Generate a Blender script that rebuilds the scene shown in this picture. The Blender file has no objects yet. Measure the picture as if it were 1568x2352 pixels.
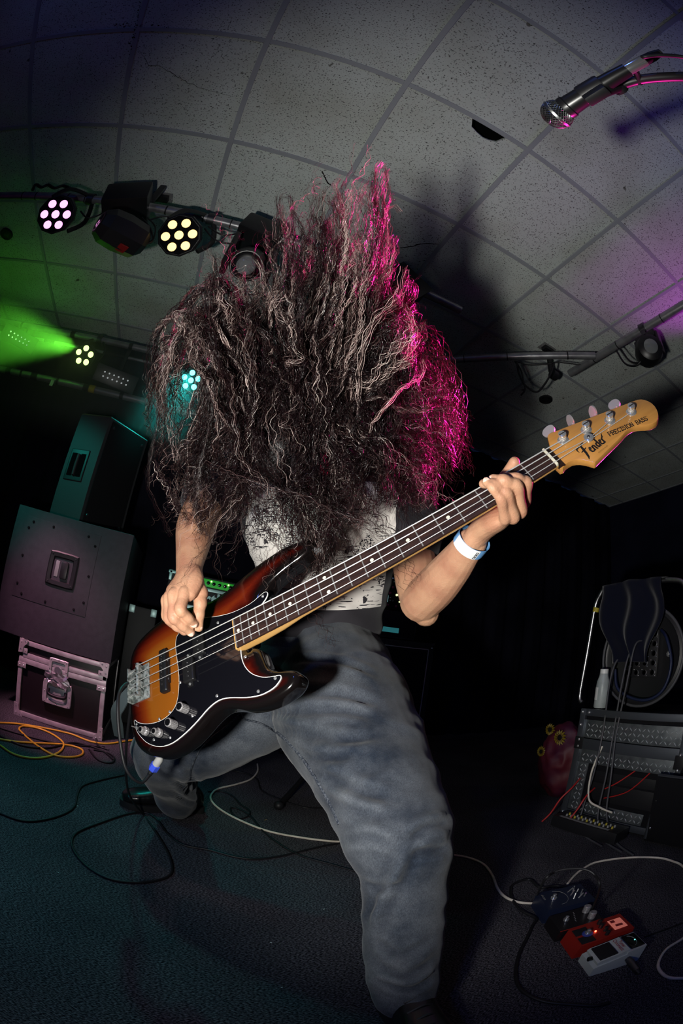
import bpy, bmesh, math, random
import numpy as np
from mathutils import Vector, Matrix
random.seed(7); RNG = np.random.default_rng(7)
scene = bpy.context.scene
COL = scene.collection

# ------------------------------------------------------------------ camera (16 mm full-frame fisheye)
HC = 0.72                                   # lens height above the floor
CE = 2.685                                  # ceiling height
FPX = 1010.956                              # focal length in pixels of the 1568 x 2352 frame
CR = np.array([[0.9183884, -0.2321521, -0.3204188], [-0.3709272, -0.2232030, -0.9014396], [0.1377527, 0.9467237, -0.2910986]])
cam_data = bpy.data.cameras.new('camera')
cam = bpy.data.objects.new('camera', cam_data); COL.objects.link(cam)
cam_data.type = 'PANO'
cam_data.panorama_type = 'FISHEYE_EQUISOLID'
cam_data.sensor_fit = 'AUTO'
cam_data.sensor_width = 36.0; cam_data.sensor_height = 24.0
cam_data.fisheye_lens = FPX / 2352 * 36.0
cam_data.fisheye_fov = math.radians(200)
cam_data.clip_start = 0.01
cam.matrix_world = Matrix(((CR[0,0],CR[0,1],CR[0,2],0),(CR[1,0],CR[1,1],CR[1,2],0),(CR[2,0],CR[2,1],CR[2,2],HC),(0,0,0,1)))
scene.camera = cam

# ------------------------------------------------------------------ exposure, world, flash
scene.view_settings.view_transform = 'Standard'
scene.view_settings.look = 'None'
scene.view_settings.gamma = 1.0
scene.view_settings.use_curve_mapping = False
scene.view_settings.exposure = 0.0
scene.cycles.use_denoising = True
scene.cycles.max_bounces = 5; scene.cycles.diffuse_bounces = 2; scene.cycles.glossy_bounces = 3; scene.cycles.transmission_bounces = 2
scene.cycles.caustics_reflective = False; scene.cycles.caustics_refractive = False
scene.cycles.volume_bounces = 0
scene.cycles.sample_clamp_indirect = 4.0
world = bpy.data.worlds.new('dark_room'); scene.world = world
world.use_nodes = True
world.node_tree.nodes['Background'].inputs[0].default_value = (0.015, 0.03, 0.09, 1)
world.node_tree.nodes['Background'].inputs[1].default_value = 0.12

def light(name, kind, loc, target, energy, col, size=0.05, angle=60, blend=0.5):
    d = bpy.data.lights.new(name, kind); d.energy = energy; d.color = col
    if kind == 'SPOT':
        d.spot_size = math.radians(angle); d.spot_blend = blend; d.shadow_soft_size = size
    elif kind == 'AREA': d.size = size
    else: d.shadow_soft_size = size
    o = bpy.data.objects.new(name, d); COL.objects.link(o)
    o.location = loc
    o.rotation_euler = (Vector(target) - Vector(loc)).to_track_quat('-Z', 'Y').to_euler()
    return o
# hand-held flash, left of and below the lens
light('camera_flash', 'SPOT', (-0.22, 0.09, 0.58), (0.40, 0.75, 1.04), 62, (1.0, 0.985, 0.92), 0.035, 144, 1.0)
# magenta stage wash, from the rig at the far right
light('magenta_stage_wash', 'SPOT', (2.35, 0.60, 1.95), (0.42, 0.52, 1.36), 2300, (1.0, 0.012, 0.28), 0.06, 20.5, 0.5)
light('magenta_rim_light', 'SPOT', (2.25, 0.95, 1.30), (0.40, 0.18, 1.34), 330, (1.0, 0.03, 0.42), 0.05, 22, 0.6)
light('blue_ceiling_wash', 'SPOT', (2.0, -0.9, 1.9), (1.15, -0.30, 2.69), 7, (0.12, 0.10, 1.0), 0.08, 80, 1.0)
light('navy_ambient_fill', 'SPOT', (-1.6, -0.9, 1.8), (-0.9, 0.25, 2.69), 3.5, (0.12, 0.25, 1.0), 0.10, 110, 1.0)  # added spot without a lamp of its own, stands in for blue ambient
light('teal_stage_wash', 'SPOT', (-2.3, 0.7, 2.3), (-0.90, 2.22, 1.22), 60, (0.03, 0.75, 0.62), 0.05, 23, 0.6)
light('teal_floor_wash', 'SPOT', (-2.3, 0.9, 2.3), (-0.22, 1.02, 0.0), 42, (0.03, 0.62, 0.75), 0.05, 26, 0.9)
light('violet_stage_wash', 'SPOT', (2.55, 0.45, 2.15), (1.95, 0.52, 2.69), 11, (0.62, 0.05, 0.75), 0.06, 80, 1.0)

# ------------------------------------------------------------------ pixel rays of the photograph -> points in the room
CAMP = np.array([0, 0, HC])
def ray(u, v):
    x, y = u-784, 1176-v
    r = math.hypot(x, y); th = 2*math.asin(min(1, r/(2*FPX))); s = math.sin(th)/max(r, 1e-9)
    return CR @ np.array([x*s, y*s, -math.cos(th)])
def at(u, v, D): return CAMP + ray(u, v)*D
def onz(u, v, z): k = ray(u, v); return CAMP + k*((z-HC)/k[2])
def ony(u, v, y): k = ray(u, v); return CAMP + k*(y/k[1])
def onx(u, v, x): k = ray(u, v); return CAMP + k*(x/k[0])
# frame of the bass guitar: x along the strings bridge -> nut, y towards the low string, z out of the face (millimetres)
BW = np.array([[0.6297357, -0.1519275, -0.7618077], [-0.5565085, 0.5959788, -0.5788847], [0.5419698, 0.7884968, 0.2907602]])
BT = np.array([-0.0501361, 0.9161578, -0.1508514]) + CAMP
def BP(x, y, z): return BT + BW @ (np.array([x, y, z])/1000.0)
def bpx(u, v, z):
    k = BW.T @ ray(u, v); o = BW.T @ (CAMP-BT)
    t = (z/1000.0-o[2])/k[2]; return (o + k*t)*1000.0
def bw(u, v, z): return BP(*bpx(u, v, z))

# ------------------------------------------------------------------ mesh helpers
def nrm(v): v = np.asarray(v, float); return v/max(np.linalg.norm(v), 1e-12)
def frame_from(d, up=(0, 0, 1)):
    d = nrm(d); up = np.asarray(up, float)
    if abs(np.dot(d, nrm(up))) > 0.97: up = np.array([0, 1, 0.]) if abs(d[1]) < .9 else np.array([1, 0, 0.])
    x = nrm(np.cross(up, d)); return x, np.cross(d, x), d
def spline(pts, n=8, closed=False):
    P = np.asarray(pts, float); m = len(P); out = []
    for i in range(m if closed else m-1):
        if closed: a, b, c, d = P[(i-1) % m], P[i], P[(i+1) % m], P[(i+2) % m]
        else: a, b, c, d = P[max(i-1, 0)], P[i], P[i+1], P[min(i+2, m-1)]
        for k in range(n):
            t = k/n
            out.append(.5*((2*b)+(c-a)*t+(2*a-5*b+4*c-d)*t*t+(3*b-a-3*c+d)*t**3))
    if not closed: out.append(P[-1])
    return np.array(out)
class MB:
    def __init__(s): s.v = []; s.f = []
    def add(s, vs, fs):
        o = len(s.v); s.v.extend([tuple(map(float, p)) for p in vs]); s.f.extend([tuple(i+o for i in f) for f in fs]); return s
    def box(s, c, size, ax=None, bev=0.0, seg=2):
        bm = bmesh.new(); bmesh.ops.create_cube(bm, size=1.0)
        for p in bm.verts: p.co = Vector((p.co.x*size[0], p.co.y*size[1], p.co.z*size[2]))
        if bev > 0: bmesh.ops.bevel(bm, geom=list(bm.edges), offset=min(bev, min(size)*.45), segments=seg, affect='EDGES', profile=.6)
        bm.verts.index_update()
        vs = np.array([p.co[:] for p in bm.verts]); fs = [[p.index for p in f.verts] for f in bm.faces]; bm.free()
        if ax is not None: vs = vs @ np.array(ax)          # rows of ax: the box's own x, y, z axes
        return s.add(vs+np.asarray(c, float), fs)
    def tube(s, pts, r, n=8, closed=False, caps=True, flat=1.0, up=(0, 0, 1)):
        P = np.asarray(pts, float); m = len(P)
        R_ = np.full(m, r, float) if np.isscalar(r) else np.asarray(r, float)
        T = np.zeros_like(P)
        if closed: T = np.roll(P, -1, 0)-np.roll(P, 1, 0)
        else: T[1:-1] = P[2:]-P[:-2]; T[0] = P[1]-P[0]; T[-1] = P[-1]-P[-2]
        x, y, _ = frame_from(T[0], up); vs = []
        for i in range(m):
            t = nrm(T[i]); x = x-t*np.dot(x, t); x = nrm(x); y = np.cross(t, x)
            for k in range(n):
                a = 2*math.pi*k/n
                vs.append(P[i]+(x*math.cos(a)+y*math.sin(a)*flat)*R_[i])
        fs = []
        for i in range(m if closed else m-1):
            j = (i+1) % m
            for k in range(n): fs.append((i*n+k, i*n+(k+1) % n, j*n+(k+1) % n, j*n+k))
        if caps and not closed: fs.append(tuple(range(n))[::-1]); fs.append(tuple((m-1)*n+k for k in range(n)))
        return s.add(vs, fs)
    def cyl(s, a, b, r, n=20, r2=None): return s.tube([a, b], [r, r if r2 is None else r2], n)
    def lathe(s, prof, o, d, n=24, up=(0, 0, 1), sx=1.0, sy=1.0):       # prof: (radius, height along d)
        x, y, z = frame_from(d, up); o = np.asarray(o, float); vs = []
        for r, h in prof:
            for k in range(n):
                a = 2*math.pi*k/n; vs.append(o+(x*math.cos(a)*sx+y*math.sin(a)*sy)*r+z*h)
        fs = [(i*n+k, i*n+(k+1) % n, (i+1)*n+(k+1) % n, (i+1)*n+k) for i in range(len(prof)-1) for k in range(n)]
        fs.append(tuple(range(n))[::-1]); fs.append(tuple((len(prof)-1)*n+k for k in range(n)))
        return s.add(vs, fs)
    def ball(s, c, r, n=14, m=8, ax=None):
        r = np.array([r, r, r]) if np.isscalar(r) else np.array(r); ax = np.eye(3) if ax is None else np.array(ax); vs = []
        for i in range(m+1):
            t = math.pi*i/m
            for k in range(n):
                a = 2*math.pi*k/n
                vs.append(np.asarray(c)+(np.array([math.sin(t)*math.cos(a), math.sin(t)*math.sin(a), math.cos(t)])*r) @ ax)
        fs = [(i*n+k, (i+1)*n+k, (i+1)*n+(k+1) % n, i*n+(k+1) % n) for i in range(m) for k in range(n)]
        return s.add(vs, fs)
    def loft(s, rings, caps=True):
        n = len(rings[0]); vs = [p for r in rings for p in r]
        fs = [(i*n+k, i*n+(k+1) % n, (i+1)*n+(k+1) % n, (i+1)*n+k) for i in range(len(rings)-1) for k in range(n)]
        if caps: fs.append(tuple(range(n))[::-1]); fs.append(tuple((len(rings)-1)*n+k for k in range(n)))
        return s.add(vs, fs)
    def quad(s, a, b, c, d): return s.add([a, b, c, d], [(0, 1, 2, 3)])
def offset_poly(P, d):
    P = np.asarray(P, float); a = np.roll(P, 1, 0); c = np.roll(P, -1, 0)
    t = c-a; t /= np.maximum(np.linalg.norm(t, axis=1), 1e-9)[:, None]
    area = .5*np.sum(P[:, 0]*np.roll(P[:, 1], -1)-np.roll(P[:, 0], -1)*P[:, 1])
    n_ = np.stack([t[:, 1], -t[:, 0]], 1)*(1 if area > 0 else -1)
    return P+n_*d
def wm(o):
    m = o.matrix_basis.copy()
    while o.parent is not None: o = o.parent; m = o.matrix_basis @ m
    return m
def obj(name, mb, mat, parent=None, smooth=35, local=False, recalc=True):
    me = bpy.data.meshes.new(name)
    vs = mb.v
    if parent is not None and not local:
        mi = np.array(wm(parent).inverted()); A = np.array(vs) @ mi[:3, :3].T+mi[:3, 3]; vs = A.tolist()
    me.from_pydata(vs, [], mb.f); me.validate()
    if recalc:
        bm = bmesh.new(); bm.from_mesh(me); bmesh.ops.recalc_face_normals(bm, faces=list(bm.faces)); bm.to_mesh(me); bm.free()
    if smooth:
        me.polygons.foreach_set('use_smooth', [True]*len(me.polygons))
        me.set_sharp_from_angle(angle=math.radians(smooth))
    if mat is not None: me.materials.append(MAT[mat] if isinstance(mat, str) else mat)
    o = bpy.data.objects.new(name, me); COL.objects.link(o)
    if parent is not None: o.parent = parent
    return o
def tag(o, label, cat, group=None):
    o['label'] = label; o['category'] = cat
    if group: o['group'] = group
    return o
def thing(name, label, cat, loc=(0, 0, 0), ax=None, group=None):
    o = bpy.data.objects.new(name, None); COL.objects.link(o); o.empty_display_size = .05
    if ax is None: o.matrix_basis = Matrix.Translation(Vector([float(t) for t in loc]))
    else:
        a = np.array(ax).T
        o.matrix_basis = Matrix([[*map(float, a[i]), float(loc[i])] for i in range(3)]+[[0, 0, 0, 1]])
    return tag(o, label, cat, group)
def struct(name, mb, mat, smooth=0):
    o = obj(name, mb, mat, None, smooth); o['kind'] = 'structure'; return o
def share(name, me, parent, loc, ax=None):
    o = bpy.data.objects.new(name, me); COL.objects.link(o); o.parent = parent
    a = np.eye(3) if ax is None else np.array(ax).T
    o.matrix_basis = Matrix([[*map(float, a[i]), float(loc[i])] for i in range(3)]+[[0, 0, 0, 1]]); return o

# ------------------------------------------------------------------ materials
MAT = {}
def mat(name, col, rough=.5, metal=0.0, spec=.5, vary=None, bump=None, coat=0, emit=None, coords='Object', sss=0, sheen=0, alpha=None, stretch=None):
    m = bpy.data.materials.new(name); m.use_nodes = True; nt = m.node_tree; b = nt.nodes['Principled BSDF']; L = nt.links.new
    col = tuple(col)+(1,) if len(col) == 3 else col
    b.inputs['Base Color'].default_value = col; b.inputs['Roughness'].default_value = rough; b.inputs['Metallic'].default_value = metal
    b.inputs['Specular IOR Level'].default_value = spec; b.inputs['Coat Weight'].default_value = coat; b.inputs['Coat Roughness'].default_value = .05
    if sheen: b.inputs['Sheen Weight'].default_value = sheen
    if sss:
        b.inputs['Subsurface Weight'].default_value = sss; b.inputs['Subsurface Radius'].default_value = (1, .3, .15); b.inputs['Subsurface Scale'].default_value = .008
    if emit: b.inputs['Emission Color'].default_value = tuple(emit[0])+(1,); b.inputs['Emission Strength'].default_value = emit[1]
    if vary or bump:
        tc = nt.nodes.new('ShaderNodeTexCoord'); src = tc.outputs[coords] if coords != 'World' else None
        if coords == 'World': src = nt.nodes.new('ShaderNodeNewGeometry').outputs['Position']
        if stretch:
            mp = nt.nodes.new('ShaderNodeMapping'); mp.inputs['Scale'].default_value = stretch; L(src, mp.inputs['Vector']); src = mp.outputs['Vector']
    if vary:                                   # (scale, other colour, low, high)
        nz = nt.nodes.new('ShaderNodeTexNoise'); nz.inputs['Scale'].default_value = vary[0]; nz.inputs['Detail'].default_value = 5; L(src, nz.inputs['Vector'])
        rp = nt.nodes.new('ShaderNodeMapRange'); rp.inputs[1].default_value = vary[2]; rp.inputs[2].default_value = vary[3]; L(nz.outputs[0], rp.inputs[0])
        mx = nt.nodes.new('ShaderNodeMix'); mx.data_type = 'RGBA'; mx.inputs[6].default_value = col; mx.inputs[7].default_value = tuple(vary[1])+(1,)
        L(rp.outputs[0], mx.inputs[0]); L(mx.outputs[2], b.inputs['Base Color'])
    if bump:                                   # (scale, strength, distance)
        nz2 = nt.nodes.new('ShaderNodeTexNoise'); nz2.inputs['Scale'].default_value = bump[0]; nz2.inputs['Detail'].default_value = 3; L(src, nz2.inputs['Vector'])
        bp_ = nt.nodes.new('ShaderNodeBump'); bp_.inputs['Strength'].default_value = bump[1]; bp_.inputs['Distance'].default_value = bump[2]
        L(nz2.outputs[0], bp_.inputs['Height']); L(bp_.outputs[0], b.inputs['Normal'])
    MAT[name] = m; return m
def nodes_of(name): m = MAT[name]; return m.node_tree, m.node_tree.nodes['Principled BSDF']

mat('black_plastic', (.012, .012, .014), .42)
mat('black_matte', (.006, .006, .008), .85, spec=.2)
mat('black_rubber', (.010, .010, .012), .5, spec=.4)
mat('black_gloss', (.004, .004, .005), .12, coat=.6)
mat('chrome', (.75, .76, .78), .16, .82)
mat('steel', (.48, .48, .50), .32, 1.0, vary=(40, (.30, .30, .32), .35, .7))
mat('alu', (.66, .64, .64), .42, .4, vary=(25, (.42, .40, .41), .35, .75), bump=(180, .15, .001))
mat('dark_steel', (.10, .10, .11), .4, .9)
mat('white_plastic', (.75, .76, .74), .4)
mat('yellow_cable', (.80, .50, .04), .4)
mat('white_cable', (.72, .66, .56), .45, vary=(30, (.5, .42, .34), .5, .8))
mat('grey_cable', (.07, .07, .08), .5)
mat('blue_cable', (.03, .06, .22), .5)
mat('navy_cable', (.008, .014, .05), .5)
mat('red_cable', (.45, .02, .02), .45)

# ================================================================== the room
# carpet: dark grey flecked pile
m = mat('carpet', (.050, .048, .055), .95, spec=.1, coords='World')
nt, b = nodes_of('carpet'); L = nt.links.new
g = nt.nodes.new('ShaderNodeNewGeometry')
mp = nt.nodes.new('ShaderNodeMapping'); mp.inputs['Scale'].default_value = (170, 520, 170); mp.inputs['Rotation'].default_value = (0, 0, .35); L(g.outputs['Position'], mp.inputs['Vector'])
n1 = nt.nodes.new('ShaderNodeTexNoise'); n1.inputs['Scale'].default_value = 1.0; n1.inputs['Detail'].default_value = 3; L(mp.outputs[0], n1.inputs['Vector'])
n2 = nt.nodes.new('ShaderNodeTexNoise'); n2.inputs['Scale'].default_value = 3.0; n2.inputs['Detail'].default_value = 4; L(g.outputs['Position'], n2.inputs['Vector'])
r1 = nt.nodes.new('ShaderNodeValToRGB'); r1.color_ramp.elements[0].position = .42; r1.color_ramp.elements[0].color = (.008, .008, .012, 1)
r1.color_ramp.elements[1].position = .68; r1.color_ramp.elements[1].color = (.21, .20, .22, 1); L(n1.outputs[0], r1.inputs[0])
mx = nt.nodes.new('ShaderNodeMix'); mx.data_type = 'RGBA'; mx.blend_type = 'MULTIPLY'; mx.inputs[0].default_value = .6
r2 = nt.nodes.new('ShaderNodeValToRGB'); r2.color_ramp.elements[0].position = .3; r2.color_ramp.elements[0].color = (.35, .35, .4, 1); r2.color_ramp.elements[1].position = .62; L(n2.outputs[0], r2.inputs[0])
L(r1.outputs[0], mx.inputs[6]); L(r2.outputs[0], mx.inputs[7]); L(mx.outputs[2], b.inputs['Base Color'])
bp_ = nt.nodes.new('ShaderNodeBump'); bp_.inputs['Strength'].default_value = .5; bp_.inputs['Distance'].default_value = .002; L(n1.outputs[0], bp_.inputs['Height']); L(bp_.outputs[0], b.inputs['Normal'])
RX0, RX1, RY0, RY1 = -2.83, 4.75, -2.0, 3.12
floor = struct('floor', MB().box(((RX0+RX1)/2, (RY0+RY1)/2, -.05), (RX1-RX0, RY1-RY0, .1)), 'carpet')
# ceiling: lay-in mineral tiles in a T-bar grid
mat('ceiling_tile', (.74, .80, .77), .9, spec=.15)
nt, b = nodes_of('ceiling_tile'); L = nt.links.new
g = nt.nodes.new('ShaderNodeNewGeometry')
sp = nt.nodes.new('ShaderNodeTexNoise'); sp.inputs['Scale'].default_value = 150; sp.inputs['Detail'].default_value = 2; L(g.outputs['Position'], sp.inputs['Vector'])
rs = nt.nodes.new('ShaderNodeValToRGB'); rs.color_ramp.elements[0].position = .32; rs.color_ramp.elements[0].color = (.16, .16, .16, 1); rs.color_ramp.elements[1].position = .42; rs.color_ramp.elements[1].color = (1, 1, 1, 1); L(sp.outputs[0], rs.inputs[0])
st = nt.nodes.new('ShaderNodeTexNoise'); st.inputs['Scale'].default_value = 2.2; st.inputs['Detail'].default_value = 6; L(g.outputs['Position'], st.inputs['Vector'])
r3 = nt.nodes.new('ShaderNodeValToRGB'); r3.color_ramp.elements[0].position = .28; r3.color_ramp.elements[0].color = (.80, .78, .74, 1); r3.color_ramp.elements[1].position = .55; r3.color_ramp.elements[1].color = (1, 1, 1, 1); L(st.outputs[0], r3.inputs[0])
sm = nt.nodes.new('ShaderNodeTexNoise'); sm.inputs['Scale'].default_value = 13; sm.inputs['Detail'].default_value = 1; L(g.outputs['Position'], sm.inputs['Vector'])
r4 = nt.nodes.new('ShaderNodeValToRGB'); r4.color_ramp.elements[0].position = .215; r4.color_ramp.elements[0].color = (.3, .28, .26, 1); r4.color_ramp.elements[1].position = .235; r4.color_ramp.elements[1].color = (1, 1, 1, 1); L(sm.outputs[0], r4.inputs[0])
def mul(nt, a, c, fac=1.0):
    q = nt.nodes.new('ShaderNodeMix'); q.data_type = 'RGBA'; q.blend_type = 'MULTIPLY'; q.inputs[0].default_value = fac
    nt.links.new(a, q.inputs[6]); nt.links.new(c, q.inputs[7]); return q.outputs[2]
base = nt.nodes.new('ShaderNodeRGB'); base.outputs[0].default_value = (.74, .80, .77, 1)
L(mul(nt, mul(nt, mul(nt, base.outputs[0], rs.outputs[0]), r3.outputs[0]), r4.outputs[0]), b.inputs['Base Color'])
mat('ceiling_bar', (.44, .47, .51), .5, spec=.3, vary=(3, (.38, .40, .44), .4, .7), coords='World')
mat('dark_void', (.004, .004, .005), .9, spec=.05)
mat('soot', (.012, .010, .009), .95, spec=.05)
GX = [-1.6244+.6*j for j in range(-2, 11)]+[4.74]; GY = [.4625+.6*i for i in range(-4, 5)]+[3.10]
ceiling = struct('ceiling', MB().box(((RX0+RX1)/2, (RY0+RY1)/2, CE+.20), (RX1-RX0, RY1-RY0, .1)), 'dark_void')
tm = MB().box((0, 0, 0), (.594, .594, .016), bev=.004, seg=1)
tile_mesh = None
for j in range(len(GX)-1):
    for i in range(len(GY)-1):
        cx, cy = (GX[j]+GX[j+1])/2, (GY[i]+GY[i+1])/2; sx, sy = GX[j+1]-GX[j]-.006, GY[i+1]-GY[i]-.006
        if sx < .55 or sy < .55:               # cut tiles along the walls
            obj('ceiling_tile', MB().box((cx, cy, CE+.012), (sx, sy, .016), bev=.004, seg=1), 'ceiling_tile', ceiling, 30); continue
        if abs(cx-(-1.6244+.6*3.5)) < .01 and abs(cy-(.4625+.6*.5)) < .01:
            # the broken tile: a bite out of its edge by the bar
            c0 = np.array([cx, cy]); hole = [(u, v) for u, v in [(1079, 275), (1083, 292), (1096, 306), (1110, 318), (1122, 323), (1140, 327), (1161, 322)]]
            hp = [onz(u, v, CE)[:2]-c0 for u, v in hole]; hp = [(p[0], p[1]) for p in hp]
            ylo = -.297; hp[0] = (hp[0][0], ylo); hp[-1] = (hp[-1][0], ylo)
            poly = [(-.297, .297), (-.297, ylo)]+sorted(hp, key=lambda p: p[0])+[(.297, ylo), (.297, .297)]
            q = MB(); n = len(poly)
            q.add([(p[0], p[1], -.008) for p in poly]+[(p[0], p[1], .008) for p in poly],
                  [tuple(range(n)), tuple(range(2*n-1, n-1, -1))]+[(k, (k+1) % n, n+(k+1) % n, n+k) for k in range(n)])
            o = obj('ceiling_tile', q, 'ceiling_tile', ceiling, 0, local=True); o['label'] = 'broken ceiling tile with a jagged dark hole at its edge'
            o.location = (cx, cy, CE+.012); continue
        if tile_mesh is None:
            o = obj('ceiling_tile', tm, 'ceiling_tile', ceiling, 30, local=True); tile_mesh = o.data
            o.location = (cx, cy, CE+.012)
        else: share('ceiling_tile', tile_mesh, ceiling, (cx, cy, CE+.012+random.uniform(-.0015, .0015)))
for x in GX:
    if RX0 < x < RX1: obj('grid_bar', MB().box((x, (RY0+RY1)/2, CE), (.024, RY1-RY0, .008), bev=.001, seg=1), 'ceiling_bar', ceiling, 0)
for y in GY:
    if RY0 < y < RY1: obj('grid_bar', MB().box(((RX0+RX1)/2, y, CE+.0008), (RX1-RX0, .024, .007), bev=.001, seg=1), 'ceiling_bar', ceiling, 0)
# hairline cracks, a long split and soot spots on the tiles
def crack(px, w, name='crack'):
    P = [onz(u, v, CE+.0035) for u, v in px]; q = MB(); pts = []
    for a, c in zip(P[:-1], P[1:]):
        for k in range(4): pts.append(a+(c-a)*k/4+np.array([random.uniform(-1, 1), random.uniform(-1, 1), 0])*.004)
    pts.append(P[-1]); n = len(pts)
    q.tube(pts, [w*(.3+.7*math.sin(math.pi*(k+.3)/(n+.3)))*random.uniform(.6, 1.3) for k in range(n)], 4, flat=1.0)
    o = obj(name, q, 'soot', ceiling, 0); o['label'] = 'dark crack across a ceiling tile'
crack([(313, 112), (322, 118), (330, 130), (340, 150), (365, 152), (385, 162), (405, 175), (425, 187), (455, 200), (490, 210), (530, 220)], .0011)
crack([(870, 570), (905, 572), (940, 566), (975, 560), (1015, 561)], .0038)
crack([(740, 392), (744, 405), (750, 415), (760, 428)], .004)
crack([(640, 195), (690, 190), (735, 192), (770, 185)], .0007)
q = MB(); q2 = MB()
for k in range(60):
    if k < 34: t = random.random(); u, v = 322-25*t+random.gauss(0, 2.5), 4+125*t
    else: t = random.random(); u, v = 262+130*t*t+random.gauss(0, 2), 57+4*t*t+random.gauss(0, 2.0)
    p = onz(u, v, CE-.0046); r = random.choice([.0018, .0025, .003, .0045])
    q.lathe([(r, 0), (r*.7, -.0008)], p, (0, 0, 1), 7)
o = obj('soot_spots', q, 'soot', ceiling, 0); o['kind'] = 'stuff'; o['label'] = 'black mould spots along the ceiling bars'
# walls: black drape behind the stage, dark painted sides
mat('black_drape', (.012, .012, .022), .95, spec=.05, vary=(2, (.006, .006, .012), .4, .6), coords='World')
mat('dark_wall', (.016, .018, .045), .9, spec=.1, vary=(2, (.010, .012, .03), .4, .6), coords='World')
w = MB(); n = 220; zs = (0, CE-.02)
xs = np.linspace(RX0, RX1, n+1); ys = RY1-.03-.022*np.sin(xs*21+1.3*np.sin(xs*2.3))-.012*np.sin(xs*47)
w.add([(x, y, zs[0]) for x, y in zip(xs, ys)]+[(x, y, zs[1]) for x, y in zip(xs, ys)], [(i, i+1, n+2+i, n+1+i) for i in range(n)])
struct('wall_back', w, 'black_drape', 60)
struct('wall_right', MB().box((RX1+.05, (RY0+RY1)/2, CE/2), (.1, RY1-RY0, CE)), 'dark_wall')
struct('wall_left', MB().box((RX0-.05, (RY0+RY1)/2, CE/2), (.1, RY1-RY0, CE)), 'dark_wall')

# ================================================================== the bass guitar (local frame in millimetres)
mat('maple', (.62, .36, .12), .28, coat=.5, vary=(6, (.52, .27, .08), .35, .7), stretch=(1, 14, 14))
mat('headstock_maple', (.46, .22, .055), .3, coat=.5, vary=(5, (.39, .175, .042), .35, .7), stretch=(2, 22, 22))
mat('rosewood', (.038, .016, .012), .5, spec=.3, vary=(10, (.012, .006, .006), .3, .62), stretch=(3, 40, 40), bump=(60, .2, .0005))
mat('pickguard_black', (.004, .004, .006), .10, coat=.5)
mat('ply_white', (.72, .72, .70), .35)
mat('fret_wire', (.55, .55, .54), .35, .8)
mat('bone', (.62, .58, .46), .4)
mat('inlay_pearl', (.62, .60, .50), .35)
mat('string_steel', (.80, .79, .77), .42, .65)
mat('bridge_metal', (.50, .54, .53), .42, .6, vary=(120, (.12, .14, .13), .4, .62), bump=(300, .4, .001))
mat('knob_metal', (.62, .60, .61), .38, .6, vary=(400, (.35, .33, .34), .4, .6))
mat('key_nickel', (.50, .50, .52), .35, .6)
mat('ink_black', (.006, .005, .005), .5)
mat('blue_plastic', (.05, .10, .75), .4)
mat('pickup_black', (.008, .008, .009), .35)
m = mat('sunburst', (.3, .08, .01), .12, coat=.9)
nt, b = nodes_of('sunburst'); L = nt.links.new
av = nt.nodes.new('ShaderNodeAttribute'); av.attribute_name = 'edge'
rp = nt.nodes.new('ShaderNodeValToRGB'); cr = rp.color_ramp
cr.elements[0].position = .15; cr.elements[0].color = (.004, .003, .003, 1); cr.elements[1].position = .92; cr.elements[1].color = (.24, .072, .007, 1)
for p, c in ((.27, (.024, .002, .0015, 1)), (.45, (.10, .008, .003, 1)), (.68, (.18, .028, .004, 1))):
    e = cr.elements.new(p); e.color = c
nz = nt.nodes.new('ShaderNodeTexNoise'); nz.inputs['Scale'].default_value = 9; tc = nt.nodes.new('ShaderNodeTexCoord'); mpn = nt.nodes.new('ShaderNodeMapping'); mpn.inputs['Scale'].default_value = (1, 12, 1)
L(tc.outputs['Object'], mpn.inputs['Vector']); L(mpn.outputs[0], nz.inputs['Vector'])
ad = nt.nodes.new('ShaderNodeMath'); ad.operation = 'MULTIPLY_ADD'; ad.inputs[1].default_value = .10; L(nz.outputs[0], ad.inputs[0]); L(av.outputs['Fac'], ad.inputs[2])
sb = nt.nodes.new('ShaderNodeMath'); sb.operation = 'SUBTRACT'; sb.inputs[1].default_value = .05; L(ad.outputs[0], sb.inputs[0]); L(sb.outputs[0], rp.inputs[0]); L(rp.outputs[0], b.inputs['Base Color'])

bass = thing('bass_guitar', 'sunburst four-string electric bass with black pickguard held by the long-haired player', 'bass guitar', BT, BW.T)
def mm(*p): return np.array(p, float)/1000.0
def plate(poly, z0, z1, bev=0.0, n=3):
    """closed outline (mm) extruded between z0 and z1 with rounded rims"""
    P = np.asarray(poly, float); q = MB(); rings = []
    if bev > 0:
        for k in range(n+1):
            a = math.pi/2*(1-k/n); rings.append((offset_poly(P, -bev*(1-math.cos(a))), z0+bev*(1-math.sin(a))))
        for k in range(n+1):
            a = math.pi/2*k/n; rings.append((offset_poly(P, -bev*(1-math.cos(a))), z1-bev*(1-math.sin(a))))
    else: rings = [(P, z0), (P, z1)]
    q.loft([[mm(x, y, z) for x, y in R] for R, z in rings]); return q
OUT = [(262,-32),(278,-33),(289,-42),(293,-60),(298,-80),(312,-93),(332,-101),(346,-108),(351,-120),(342,-134),(322,-143),(285,-147),(245,-141),(215,-128),(190,-123),(162,-132),(130,-150),(100,-164),(65,-173),(25,-173),(-10,-161),(-38,-138),(-53,-104),(-59,-60),(-62,-15),(-62,20),(-60,55),(-53,88),(-32,112),(11,130),(66,139),(120,134),(165,122),(200,116),(240,121),(280,132),(330,142),(380,146),(415,138),(432,122),(428,106),(405,98),(370,92),(335,80),(312,62),(300,42),(285,34),(262,32)]
OUT = spline(OUT, 4, closed=True)
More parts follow.
